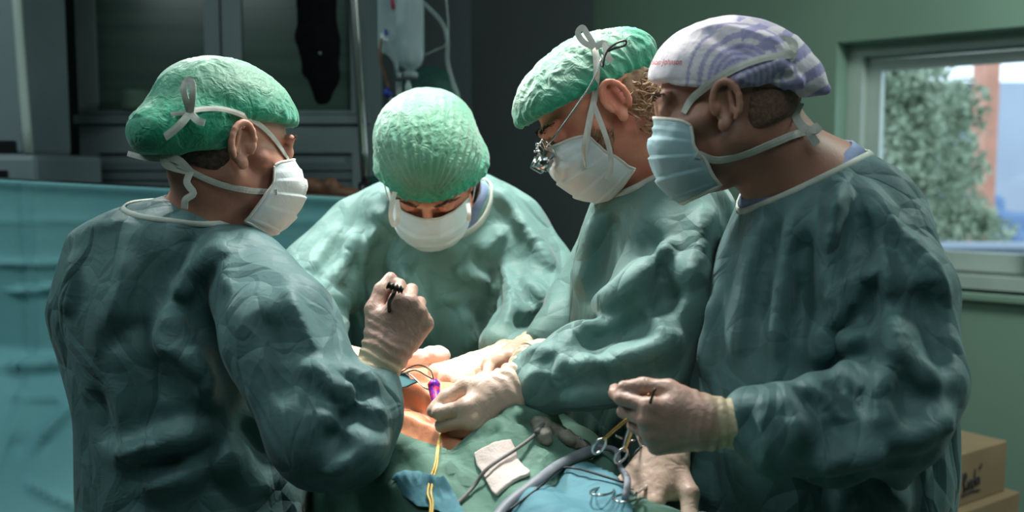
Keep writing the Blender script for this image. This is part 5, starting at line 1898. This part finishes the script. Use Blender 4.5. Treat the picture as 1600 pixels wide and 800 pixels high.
tb = empty('operating_table', 'operating table beneath the green drapes', 'table')
box('table_top', (-.62, -.21, .88), (.62, .21, .925), MT['steel'], tb, R=RT, o=FO, bevel=.01)
box('mattress', (-.62, -.20, .925), (.62, .20, .955), MT['black_plastic'], tb, R=RT, o=FO, bevel=.012)
box('column', (-.16, -.12, .12), (.16, .12, .88), MT['equipment'], tb, R=RT, o=FO, bevel=.03)
box('base', (-.4, -.2, 0), (.4, .2, .12), MT['equipment'], tb, R=RT, o=FO, bevel=.03)

# patient: head away under the screen, belly at the field, thighs towards the camera
F = Field()
zb = 1.045
F.cap((-.16, 0, zb), (.10, 0, zb + .004), .105, .105, k=.04, t=tp, flat=((0, 1, 0), 1.06))
F.cap((.10, 0, zb), (.34, 0, zb - .002), .105, .11, k=.05, t=tp, flat=((0, 1, 0), 1.06))
F.ell((.0, 0, zb + .02), (.16, .108, .088), k=.05, t=tp)
for s in (-1, 1):
    F.cap((-.14, s * .050, zb - .01), (-.48, s * .055, zb - .03), .062, .050, k=.04, t=tp)
    F.cap((-.48, s * .055, zb - .03), (-.60, s * .055, zb - .04), .055, .05, k=.03, t=tp)
    F.cap((.36, s * .105, zb), (.20, s * .095, zb - .01), .040, .032, k=.03, t=tp)
    F.cap((.20, s * .095, zb), (.0, s * .09, zb - .06), .032, .024, k=.03, t=tp)
F.cap((.36, 0, zb), (.50, 0, zb + .0), .05, k=.03, t=tp)
th = frame(tp.fwd((.58, 0, zb - .01)), AY, up=AX, sc=.92)
head_ops(F, th)
fz = [(np.array([FC[0] - .2, FC[1] - .2, 1.05]), np.array([FC[0] + .2, FC[1] + .2, 1.2]), .005)]
v, q = F.mesh(.012, fine=fz, smooth=2)
skinfold = [
    ([(608, 612), (640, 606), (672, 618), (690, 640)], .022, .012, 'r'),
    ([(604, 630), (640, 628), (668, 645), (680, 668)], .020, .009, 'v'),
    ([(600, 596), (640, 590), (680, 600)], .020, .014, 'r'),
    ([(700, 660), (735, 690), (765, 680)], .018, .012, 'v'),
    ([(610, 655), (650, 650), (700, 690)], .025, .005, 'r'),
    ([(720, 690), (745, 700), (770, 676)], .012, .006, 'r'),
]
v = folds(v, q, skinfold)
v = v + normals(v, q) * (noise(v * 60) * .0012 + noise(v * 22) * .002)[:, None]
pat = mesh_obj('person', v, q, MT['belly'])
tag(pat, 'patient lying under green drapes with only the orange lit abdomen bare', 'person')
ptree = bvh((v, q))


# ---- drape: a sheet laid over the patient, with a four-cornered opening
def top_z(u, w):
    """height of the covered patient below the sheet, table coordinates"""
    p = tp.fwd((u, w, 0))
    h = ptree.ray_cast(Vector((p[0], p[1], 1.9)), Vector((0, 0, -1)))
    return h[0].z if h[0] is not None else .955


def drape_grid(us, ss, off, hang=.45, wrin=.006, seed=0.):
    """us along the table, ss arc length across it"""
    G = np.zeros((len(us), len(ss), 3))
    base = np.array([[top_z(u, np.clip(s, -.10, .10)) for s in ss] for u in us])
    for _ in range(6):
        b = base.copy()
        b[1:-1] = (b[:-2] + 2 * b[1:-1] + b[2:]) / 4
        b[:, 1:-1] = (b[:, :-2] + 2 * b[:, 1:-1] + b[:, 2:]) / 4
        base = np.maximum(b, base - .003)
    for i, u in enumerate(us):
        for j, s in enumerate(ss):
            a = abs(s); sg = 1 if s > 0 else -1
            R_ = .065; w0 = .118
            if a < w0:
                w, dz = s, 0
            else:
                t = (a - w0) / R_
                if t < math.pi / 2:
                    w, dz = sg * (w0 + R_ * math.sin(t)), -R_ * (1 - math.cos(t))
                else:
                    w, dz = sg * (w0 + R_ + .10 * (a - w0 - R_ * math.pi / 2)), -R_ - (a - w0 - R_ * math.pi / 2)
            G[i, j] = (u, w, base[i, j] + off + dz)
    f = G.reshape(-1, 3)
    n = .3 * noise(warp(f * np.array([7, 7, 2.2]) + seed, 1, .8)) * wrin * 2.2 + .3 * (1 - np.abs(noise(warp(f * np.array([11, 8, 3]) + seed + 4, .8, .8))) * 2.6) * wrin
    hang_ = np.clip((.30 - (f[:, 2] - .80)) * 2.6, .35, 2.6)
    n = np.abs(n) if False else n
    dirn = np.where((np.abs(f[:, 1]) > .19)[:, None], np.stack([np.zeros(len(f)), np.sign(f[:, 1]), .2 + 0 * f[:, 0]], 1), np.array([0, 0, 1.]))
    f = f + dirn * (np.maximum(n * hang_, -.002))[:, None]
    return tp.fwd(f).reshape(G.shape)


us = np.arange(-.62, .62, .009)
ss = np.arange(-.62, .62, .009)
G = drape_grid(us, ss, .013)
shp = G.shape
idn = np.arange(shp[0] * shp[1]).reshape(shp[:2])
qq = np.stack([idn[:-1, :-1], idn[1:, :-1], idn[1:, 1:], idn[:-1, 1:]], -1).reshape(-1, 4)
V = G.reshape(-1, 3)
qq = qq[:, ::-1].copy()
V = settle(V, qq, g=(.06, .12), seed=3.3, alpha=.02, beta=.12, it=150, lim=(.004, .020))
V = folds(V, qq, [
    ([(500, 790), (540, 750), (590, 715), (640, 690)], .035, .012, 'r'),
    ([(610, 690), (640, 740), (690, 790)], .03, .010, 'v'),
    ([(690, 725), (720, 745), (740, 765)], .02, .014, 's'),
    ([(600, 760), (660, 760), (730, 780)], .03, .012, 'r'),
    ([(850, 700), (840, 730), (830, 760)], .025, .010, 'r'),
    ([(780, 650), (830, 650), (880, 670)], .02, .012, 'r'),
    ([(800, 660), (850, 665), (900, 690)], .02, .009, 'v'),
    ([(870, 690), (920, 710), (970, 750)], .025, .010, 'r'),
    ([(740, 690), (760, 680), (790, 670)], .02, .006, 'v'),
    ([(530, 700), (570, 690), (610, 700)], .03, .010, 'r'),
])
# opening: corners traced on the sheet
dtree = bvh((V, qq))
cor = [hit(dtree, x, y)[0] for x, y in ((588, 655), (706, 706), (778, 652), (800, 634), (842, 638))]
cor = np.array([c if c is not None else PZ(700, 630, 1.13) for c in cor] + [tp.fwd((.08, .112, 0)), tp.fwd((.20, .10, 0)), tp.fwd((.22, -.10, 0))])[:, :2]
bm = bmesh.new()
for p in V:
    bm.verts.new(p)
bm.verts.ensure_lookup_table()
for f_ in qq:
    bm.faces.new([bm.verts[i] for i in f_])
# refine around the opening, then remove what lies inside
cen = cor.mean(0)
near = [f_ for f_ in bm.faces if np.linalg.norm(np.array(f_.calc_center_median()[:2]) - cen) < .20 and f_.calc_center_median().z > 1.03]
bmesh.ops.subdivide_edges(bm, edges=list({e for f_ in near for e in f_.edges}), cuts=2, use_grid_fill=True)


def inside(p, poly):
    r = False
    j = len(poly) - 1
    for i in range(len(poly)):
        if (poly[i][1] > p[1]) != (poly[j][1] > p[1]) and p[0] < (poly[j][0] - poly[i][0]) * (p[1] - poly[i][1]) / (poly[j][1] - poly[i][1]) + poly[i][0]:
            r = not r
        j = i
    return r


kill = [f_ for f_ in bm.faces if f_.calc_center_median().z > 1.0 and inside(f_.calc_center_median()[:2], cor)]
bmesh.ops.delete(bm, geom=kill, context='FACES')
# let the cut edge follow the straight sides of the opening
for vtx in bm.verts:
    if vtx.is_boundary and vtx.co.z > 1.0 and np.linalg.norm(np.array(vtx.co[:2]) - cen) < .25:
        best, bp_ = 9, None
        for i in range(len(cor)):
            a_, b2_ = cor[i], cor[(i + 1) % len(cor)]
            ab = b2_ - a_; h_ = np.clip((np.array(vtx.co[:2]) - a_) @ ab / (ab @ ab), 0, 1)
            c_ = a_ + ab * h_; d_ = np.linalg.norm(np.array(vtx.co[:2]) - c_)
            if d_ < best:
                best, bp_ = d_, c_
        if best < .008:
            vtx.co.x, vtx.co.y = bp_
me = bpy.data.meshes.new('patient_drape'); bm.to_mesh(me); bm.free()
me.polygons.foreach_set('use_smooth', np.ones(len(me.polygons), bool))
me.materials.append(MT['drape'])
dro = bpy.data.objects.new('patient_drape', me); scene.collection.objects.link(dro)
md = dro.modifiers.new('solid', 'SOLIDIFY'); md.thickness = .003; md.offset = 1
tag(dro, 'green surgical drape over the patient with an opening at the abdomen', 'drape')


def on_drape(x, y, off=.003):
    c, n = hit(dtree, x, y)
    if c is None:
        return P(x, y, 1.3), np.array([0, 0, 1.])
    if n[2] < 0:
        n = -n
    return c + n * off, n


def patch(name, path, mat, label, off=.006, drop=None, seed=1., cat='drape', th=.0012, res=.006, parent=None, wr=.004):
    """a piece of cloth lying on the drape inside a traced outline"""
    pts = np.array([on_drape(x, y, 0)[0] for x, y in path])
    poly = pts[:, :2]
    lo, hi = poly.min(0), poly.max(0)
    xs, ys = np.arange(lo[0] - res, hi[0] + 2 * res, res), np.arange(lo[1] - res, hi[1] + 2 * res, res)
    idm, V_, Q_ = {}, [], []

    def vid(i, j):
        if (i, j) not in idm:
            x, y = xs[i], ys[j]
            h = dtree.ray_cast(Vector((x, y, 1.9)), Vector((0, 0, -1)))
            z = h[0].z if h[0] is not None else pts[:, 2].mean()
            w = noise(np.array([[x * 30 + seed, y * 30, seed], [x * 9, y * 9, seed + 3]]))
            idm[(i, j)] = len(V_)
            V_.append([x, y, z + off + abs(w[0]) * wr + abs(w[1]) * wr * 1.5])
        return idm[(i, j)]
    for i in range(len(xs) - 1):
        for j in range(len(ys) - 1):
            if inside(((xs[i] + xs[i + 1]) / 2, (ys[j] + ys[j + 1]) / 2), poly):
                Q_.append([vid(i, j), vid(i + 1, j), vid(i + 1, j + 1), vid(i, j + 1)])
    V_ = np.array(V_)
    # pull the stair-stepped rim on to the outline
    Q_ = np.array(Q_)
    e_ = {}
    for f_ in Q_:
        for a_, b2_ in zip(f_, np.roll(f_, -1)):
            k_ = (min(a_, b2_), max(a_, b2_)); e_[k_] = e_.get(k_, 0) + 1
    rim = {i for k_, c_ in e_.items() if c_ == 1 for i in k_}
    for r_ in rim:
        best, bp_ = 9, None
        for i in range(len(poly)):
            a_, b2_ = poly[i], poly[(i + 1) % len(poly)]
            ab = b2_ - a_; h_ = np.clip((V_[r_, :2] - a_) @ ab / (ab @ ab + 1e-12), 0, 1)
            c_ = a_ + ab * h_; d_ = np.linalg.norm(V_[r_, :2] - c_)
            if d_ < best:
                best, bp_ = d_, c_
        V_[r_, :2] = bp_
    o = mesh_obj(name, V_, Q_, MT[mat], parent)
    m_ = o.modifiers.new('solid', 'SOLIDIFY'); m_.thickness = th; m_.offset = 1
    if label:
        tag(o, label, cat)
    return o


def quad_patch(name, cor4, mat, label, off, th, cat, n=26, wr=.003, seed=0., soft=.002):
    """a small four-cornered cloth lying on the drape"""
    c = [on_drape(x, y, 0)[0] for x, y in cor4]
    G_ = np.zeros((n, n, 3))
    for i in range(n):
        for j in range(n):
            u, w = i / (n - 1), j / (n - 1)
            p = (c[0] * (1 - u) + c[1] * u) * (1 - w) + (c[3] * (1 - u) + c[2] * u) * w
            k_ = noise(np.array([[p[0] * 26 + seed, p[1] * 26, seed], [p[0] * 60, p[1] * 60 + seed, 3.]]))
            edge = np.array([noise(np.array([[w * 3 + seed, 7., 1.]]))[0] * (1 - 2 * u), noise(np.array([[u * 3 + seed, 2., 5.]]))[0] * (1 - 2 * w)]) * soft * 2
            x, y = p[0] + edge[0], p[1] + edge[1]
            h = dtree.ray_cast(Vector((x, y, 1.9)), Vector((0, 0, -1)))
            z = h[0].z if h[0] is not None else p[2]
            G_[i, j] = (x, y, z + off + abs(k_[0]) * wr * 2 + abs(k_[1]) * wr)
    for _ in range(2):
        G_[1:-1, 1:-1, 2] = .5 * G_[1:-1, 1:-1, 2] + .125 * (G_[:-2, 1:-1, 2] + G_[2:, 1:-1, 2] + G_[1:-1, :-2, 2] + G_[1:-1, 2:, 2])
    o = sheet(name, G_, MT[mat], None, th)
    b_ = o.modifiers.new('bevel', 'BEVEL'); b_.width = th * .3; b_.segments = 2; b_.limit_method = 'ANGLE'
    tag(o, label, cat)
    return o


quad_patch('towel_drape', [(612, 820), (654, 750), (708, 780), (736, 832)], 'drape_blue',
      'small blue cloth corner under the yellow cable at the bottom edge', .011, .0015, 'drape', n=40, wr=.004, seed=2)
patch('instrument_pouch', [(760, 860), (800, 800), (850, 772), (885, 742), (930, 735), (968, 760), (985, 800), (1000, 850)], 'drape_blue',
      'blue cloth pouch below the grey hose beside the lower gloved hand', .007, seed=5, wr=.006)
quad_patch('blue_swab', [(613, 600), (634, 597), (654, 608), (622, 618)], 'drape_blue', 'tiny light blue swab at the upper edge of the wound', .012, .003, 'swab', n=12, wr=.001, seed=6)
quad_patch('gauze_pad', [(741, 717), (798, 696), (829, 748), (776, 785)], 'gauze', 'square white gauze pad lying on the green drape', .006, .006, 'gauze', n=30, wr=.003, seed=8)


def on_skin(x, y, off=.004):
    c, n = hit(ptree, x, y)
    if c is None:
        c, n = on_drape(x, y, 0)
    return c + np.array([0, 0, 1.]) * off


# crumpled swab behind the fist
F = Field()
gc = PZ(640, 568, 1.165)
rs = np.random.RandomState(4)
for i in range(9):
    o_ = rs.normal(size=3) * [.020, .014, .008]
    F.ell(gc + o_, (.024, .018, .013), k=.008)
v, q = F.mesh(.003)
v = v + normals(v, q) * ((1 - np.abs(noise(warp(v * 55, 1, 1))) * 2.6) * .005)[:, None]
tag(mesh_obj('crumpled_swab', v, q, MT['gauze']), 'crumpled white swab behind the raised glove at the top of the wound', 'swab')

# magenta speckled clip bag with thread-like handles
mg = empty('speckled_loop', 'magenta and violet speckled tube standing in the wound beside the gloved hand', 'surgical loop')
mp0 = [on_skin(678, 628, .034), on_skin(679, 640, .030), on_skin(683, 654, .022), on_skin(689, 670, .012)]
mesh_obj('speckled_sleeve', *tube_geo(mp0, lambda t: .0105 * (1 - .55 * t) * min(1, .5 + 4 * t), 12, 5), MT['magenta'], mg)
tube('thread', [mp0[0], on_skin(672, 612, .034), on_skin(650, 600, .030), on_skin(618, 604, .018)], .0011, MT['dark_steel'], mg, 6, 6)
tube('thread', [mp0[0], on_skin(668, 622, .034), on_skin(645, 608, .030), on_skin(613, 612, .016)], .0011, MT['dark_steel'], mg, 6, 6)
tube('thread', [mp0[1], on_skin(664, 632, .026), on_skin(640, 612, .028), on_skin(620, 601, .018)], .0013, MT['steel'], mg, 6, 6)

# twin yellow cable
yc = empty('yellow_cable', 'thin twin yellow cable hanging down from the magenta tube', 'cable')
for dx in (-1.6, 1.8):
    pts = [on_skin(689 + dx * .3, 668, .010), on_skin(688 + dx * .4, 685, .006), on_drape(684 + dx * .6, 708, .006)[0], on_drape(681 + dx, 730, .004)[0], on_drape(676 + dx * 1.4, 750, .004)[0],
           on_drape(682 + dx * 1.2, 775, .013)[0], on_drape(682 + dx, 800, .013)[0], on_drape(680 + dx, 840, .013)[0]]
    tube('strand', pts, .0016, MT['yellow'], yc, 7, 6)

# diathermy cord from the bottom edge over the gauze to the clip
cd = empty('diathermy_cord', 'grey cord running diagonally over the gauze pad', 'cord')
pts = [on_drape(690, 830, .008)[0], on_drape(712, 800, .008)[0], on_drape(742, 770, .009)[0], on_drape(768, 745, .016)[0], on_drape(800, 715, .016)[0], on_drape(826, 690, .010)[0], on_drape(842, 678, .012)[0]]
tube('cord', pts, .0026, MT['cord'], cd, 10, 6)
tube('plug', [on_drape(832, 684, .013)[0], on_drape(844, 677, .014)[0], on_drape(850, 673, .014)[0]], lambda t: .0044, MT['cord'], cd, 10, 3)

# bundle of tape and tubing where the drape is clipped
F = Field()
for a_, b_2, r1_, r2_ in (((836, 668), (862, 678), .010, .012), ((862, 678), (885, 690), .011, .008), ((850, 660), (846, 688), .006, .010), ((885, 690), (905, 700), .008, .005)):
    F.cap(on_drape(*a_, .006)[0], on_drape(*b_2, .008)[0], r1_, r2_, k=.008)
v, q = F.mesh(.003)
v = v + normals(v, q) * ((1 - np.abs(noise(warp(v * 60, 1, 1))) * 2.6) * .004)[:, None]
tag(mesh_obj('wrapped_tape', v, q, MT['tape']), 'knot of grey wrapped tape where cord and hose meet on the drape', 'tape')
tc_ = empty('towel_clip', 'small steel clip on the drape edge right of the grey tape knot', 'clip')
p0, p1, p2 = on_drape(896, 688, .010)[0], on_drape(914, 704, .010)[0], on_drape(922, 712, .008)[0]
for s_ in (-1, 1):
    sd_ = unit([.5, .6, .2]) * .004 * s_
    tube('arm', [p0 - sd_, (p0 + p1) / 2 + sd_ * 1.5, p1 + sd_, p2 - sd_ * .5], .0016, MT['steel'], tc_, 7, 5)
    ring = [p2 + sd_ * 2 + np.array([.006 * math.cos(a_), .006 * math.sin(a_) * .6, .005 * math.sin(a_)]) for a_ in np.linspace(0, 2 * math.pi, 15)[:-1]]
    mesh_obj('finger_ring', *tube_geo(ring, .0012, 6, 0, closed=True), MT['steel'], tc_)

# suction hose
hs = [on_drape(x, y, .012)[0] for x, y in ((770, 835), (800, 800), (838, 765), (875, 738), (908, 720), (935, 712))]
hv, hf = tube_geo(hs, .0080, 14, 14)
ho = mesh_obj('suction_hose', hv, hf, MT['hose']); tag(ho, 'thick grey suction hose curving over the drape edge to the bottom', 'hose')
hs2 = [on_drape(x, y, .020)[0] for x, y in ((935, 712), (950, 722), (965, 745), (975, 770), (984, 800))]
tube('hose_tail', hs2, .0045, MT['hose'], ho, 10, 6)
tag(tube('dark_cable', [on_drape(x, y, .016)[0] for x, y in ((800, 815), (845, 775), (880, 748), (905, 748), (930, 756), (975, 772))], .0016, MT['black_plastic'], None, 7, 6),
    'thin dark cable just below the grey hose', 'cable')

# ---- instruments
def scissors(label, tip, rings, mat='steel', name='surgical_clamp', rr=.0125, th_=.0018, shaft=None, jaw=None, cat='clamp'):
    """two shafts from a common tip through a hinge to two finger rings"""
    r = empty(name, label, cat)
    ctr = (rings[0] + rings[1]) / 2
    d = unit(tip - ctr)
    side = unit(rings[0] - rings[1])
    nrm = unit(np.cross(d, side))
    hinge = tip + (ctr - tip) * .28
    for i, (rc, s_) in enumerate(zip(rings, (1, -1))):
        end = rc + d * rr
        tube('shaft', [tip + side * s_ * .001, tip + (hinge - tip) * .5 - side * s_ * .002, hinge, hinge + (end - hinge) * .4 + side * s_ * .001, end], lambda t: th_ * (.7 + .5 * min(1, t * 3)), mat if not isinstance(mat, str) else MT[mat], r, 8, 5)
        ring = [rc + d * rr * math.cos(a) * 1.15 + side * rr * .85 * math.sin(a) for a in np.linspace(0, 2 * math.pi, 25)[:-1]]
        mesh_obj('finger_ring', *tube_geo(ring, .0017, 8, 0, closed=True), MT['steel'], r)
    mesh_obj('hinge', *tube_geo([hinge - nrm * .003, hinge + nrm * .003], .0042, 12, 0), MT['steel'], r)
    rc_ = ctr + d * rr * 2.2
    tube('ratchet', [rc_ + side * .008, rc_ - side * .006], .0012, MT['steel'], r, 6, 0)
    return r


YH = 1.19
scissors('gold-shafted steel clamp with open finger rings held below the right surgeon\'s glove', P(1014, 616, 1.165), [P(936, 697, 1.20), P(970, 712, 1.235)], 'gold')
scissors('plain steel clamp hanging behind the gold-shafted one', P(985, 640, 1.25), [P(972, 718, 1.29), P(1003, 712, 1.28)], 'steel', rr=.0135)
tag(tube('needle_tip', [P(1024, 607, 1.145), P(1019, 620, 1.150), P(1012, 640, 1.160)], lambda t: .0022 - .0008 * (1 - t), MT['dark_steel'], None, 8, 4),
    'dark instrument tip rising between thumb and finger of the right surgeon', 'instrument')
scissors('large ring-handled steel scissors lying on the blue pouch beside the lower glove', on_drape(1050, 740, .02)[0], [on_drape(945, 782, .014)[0], on_drape(985, 800, .02)[0]], 'steel', name='surgical_scissors', rr=.019, cat='scissors')

# dark ribbed grip of the needle holder in the raised fist
nh = empty('needle_holder', 'short dark ribbed instrument clasped at the top of the raised fist', 'instrument')
a_, b_ = P(605, 445, 1.335), P(630, 454, 1.335)
rib = []
N_ = 40
mesh_obj('grip', *tube_geo([a_ + (b_ - a_) * i / N_ for i in range(N_ + 1)], lambda t: .0050 + .0012 * math.sin(t * 26), 12, 0), MT['dark_steel'], nh)
tube('stem', [P(618, 452, 1.335), P(614, 462, 1.33), P(608, 474, 1.34), P(610, 500, 1.37)], .0030, MT['dark_steel'], nh, 8, 4)
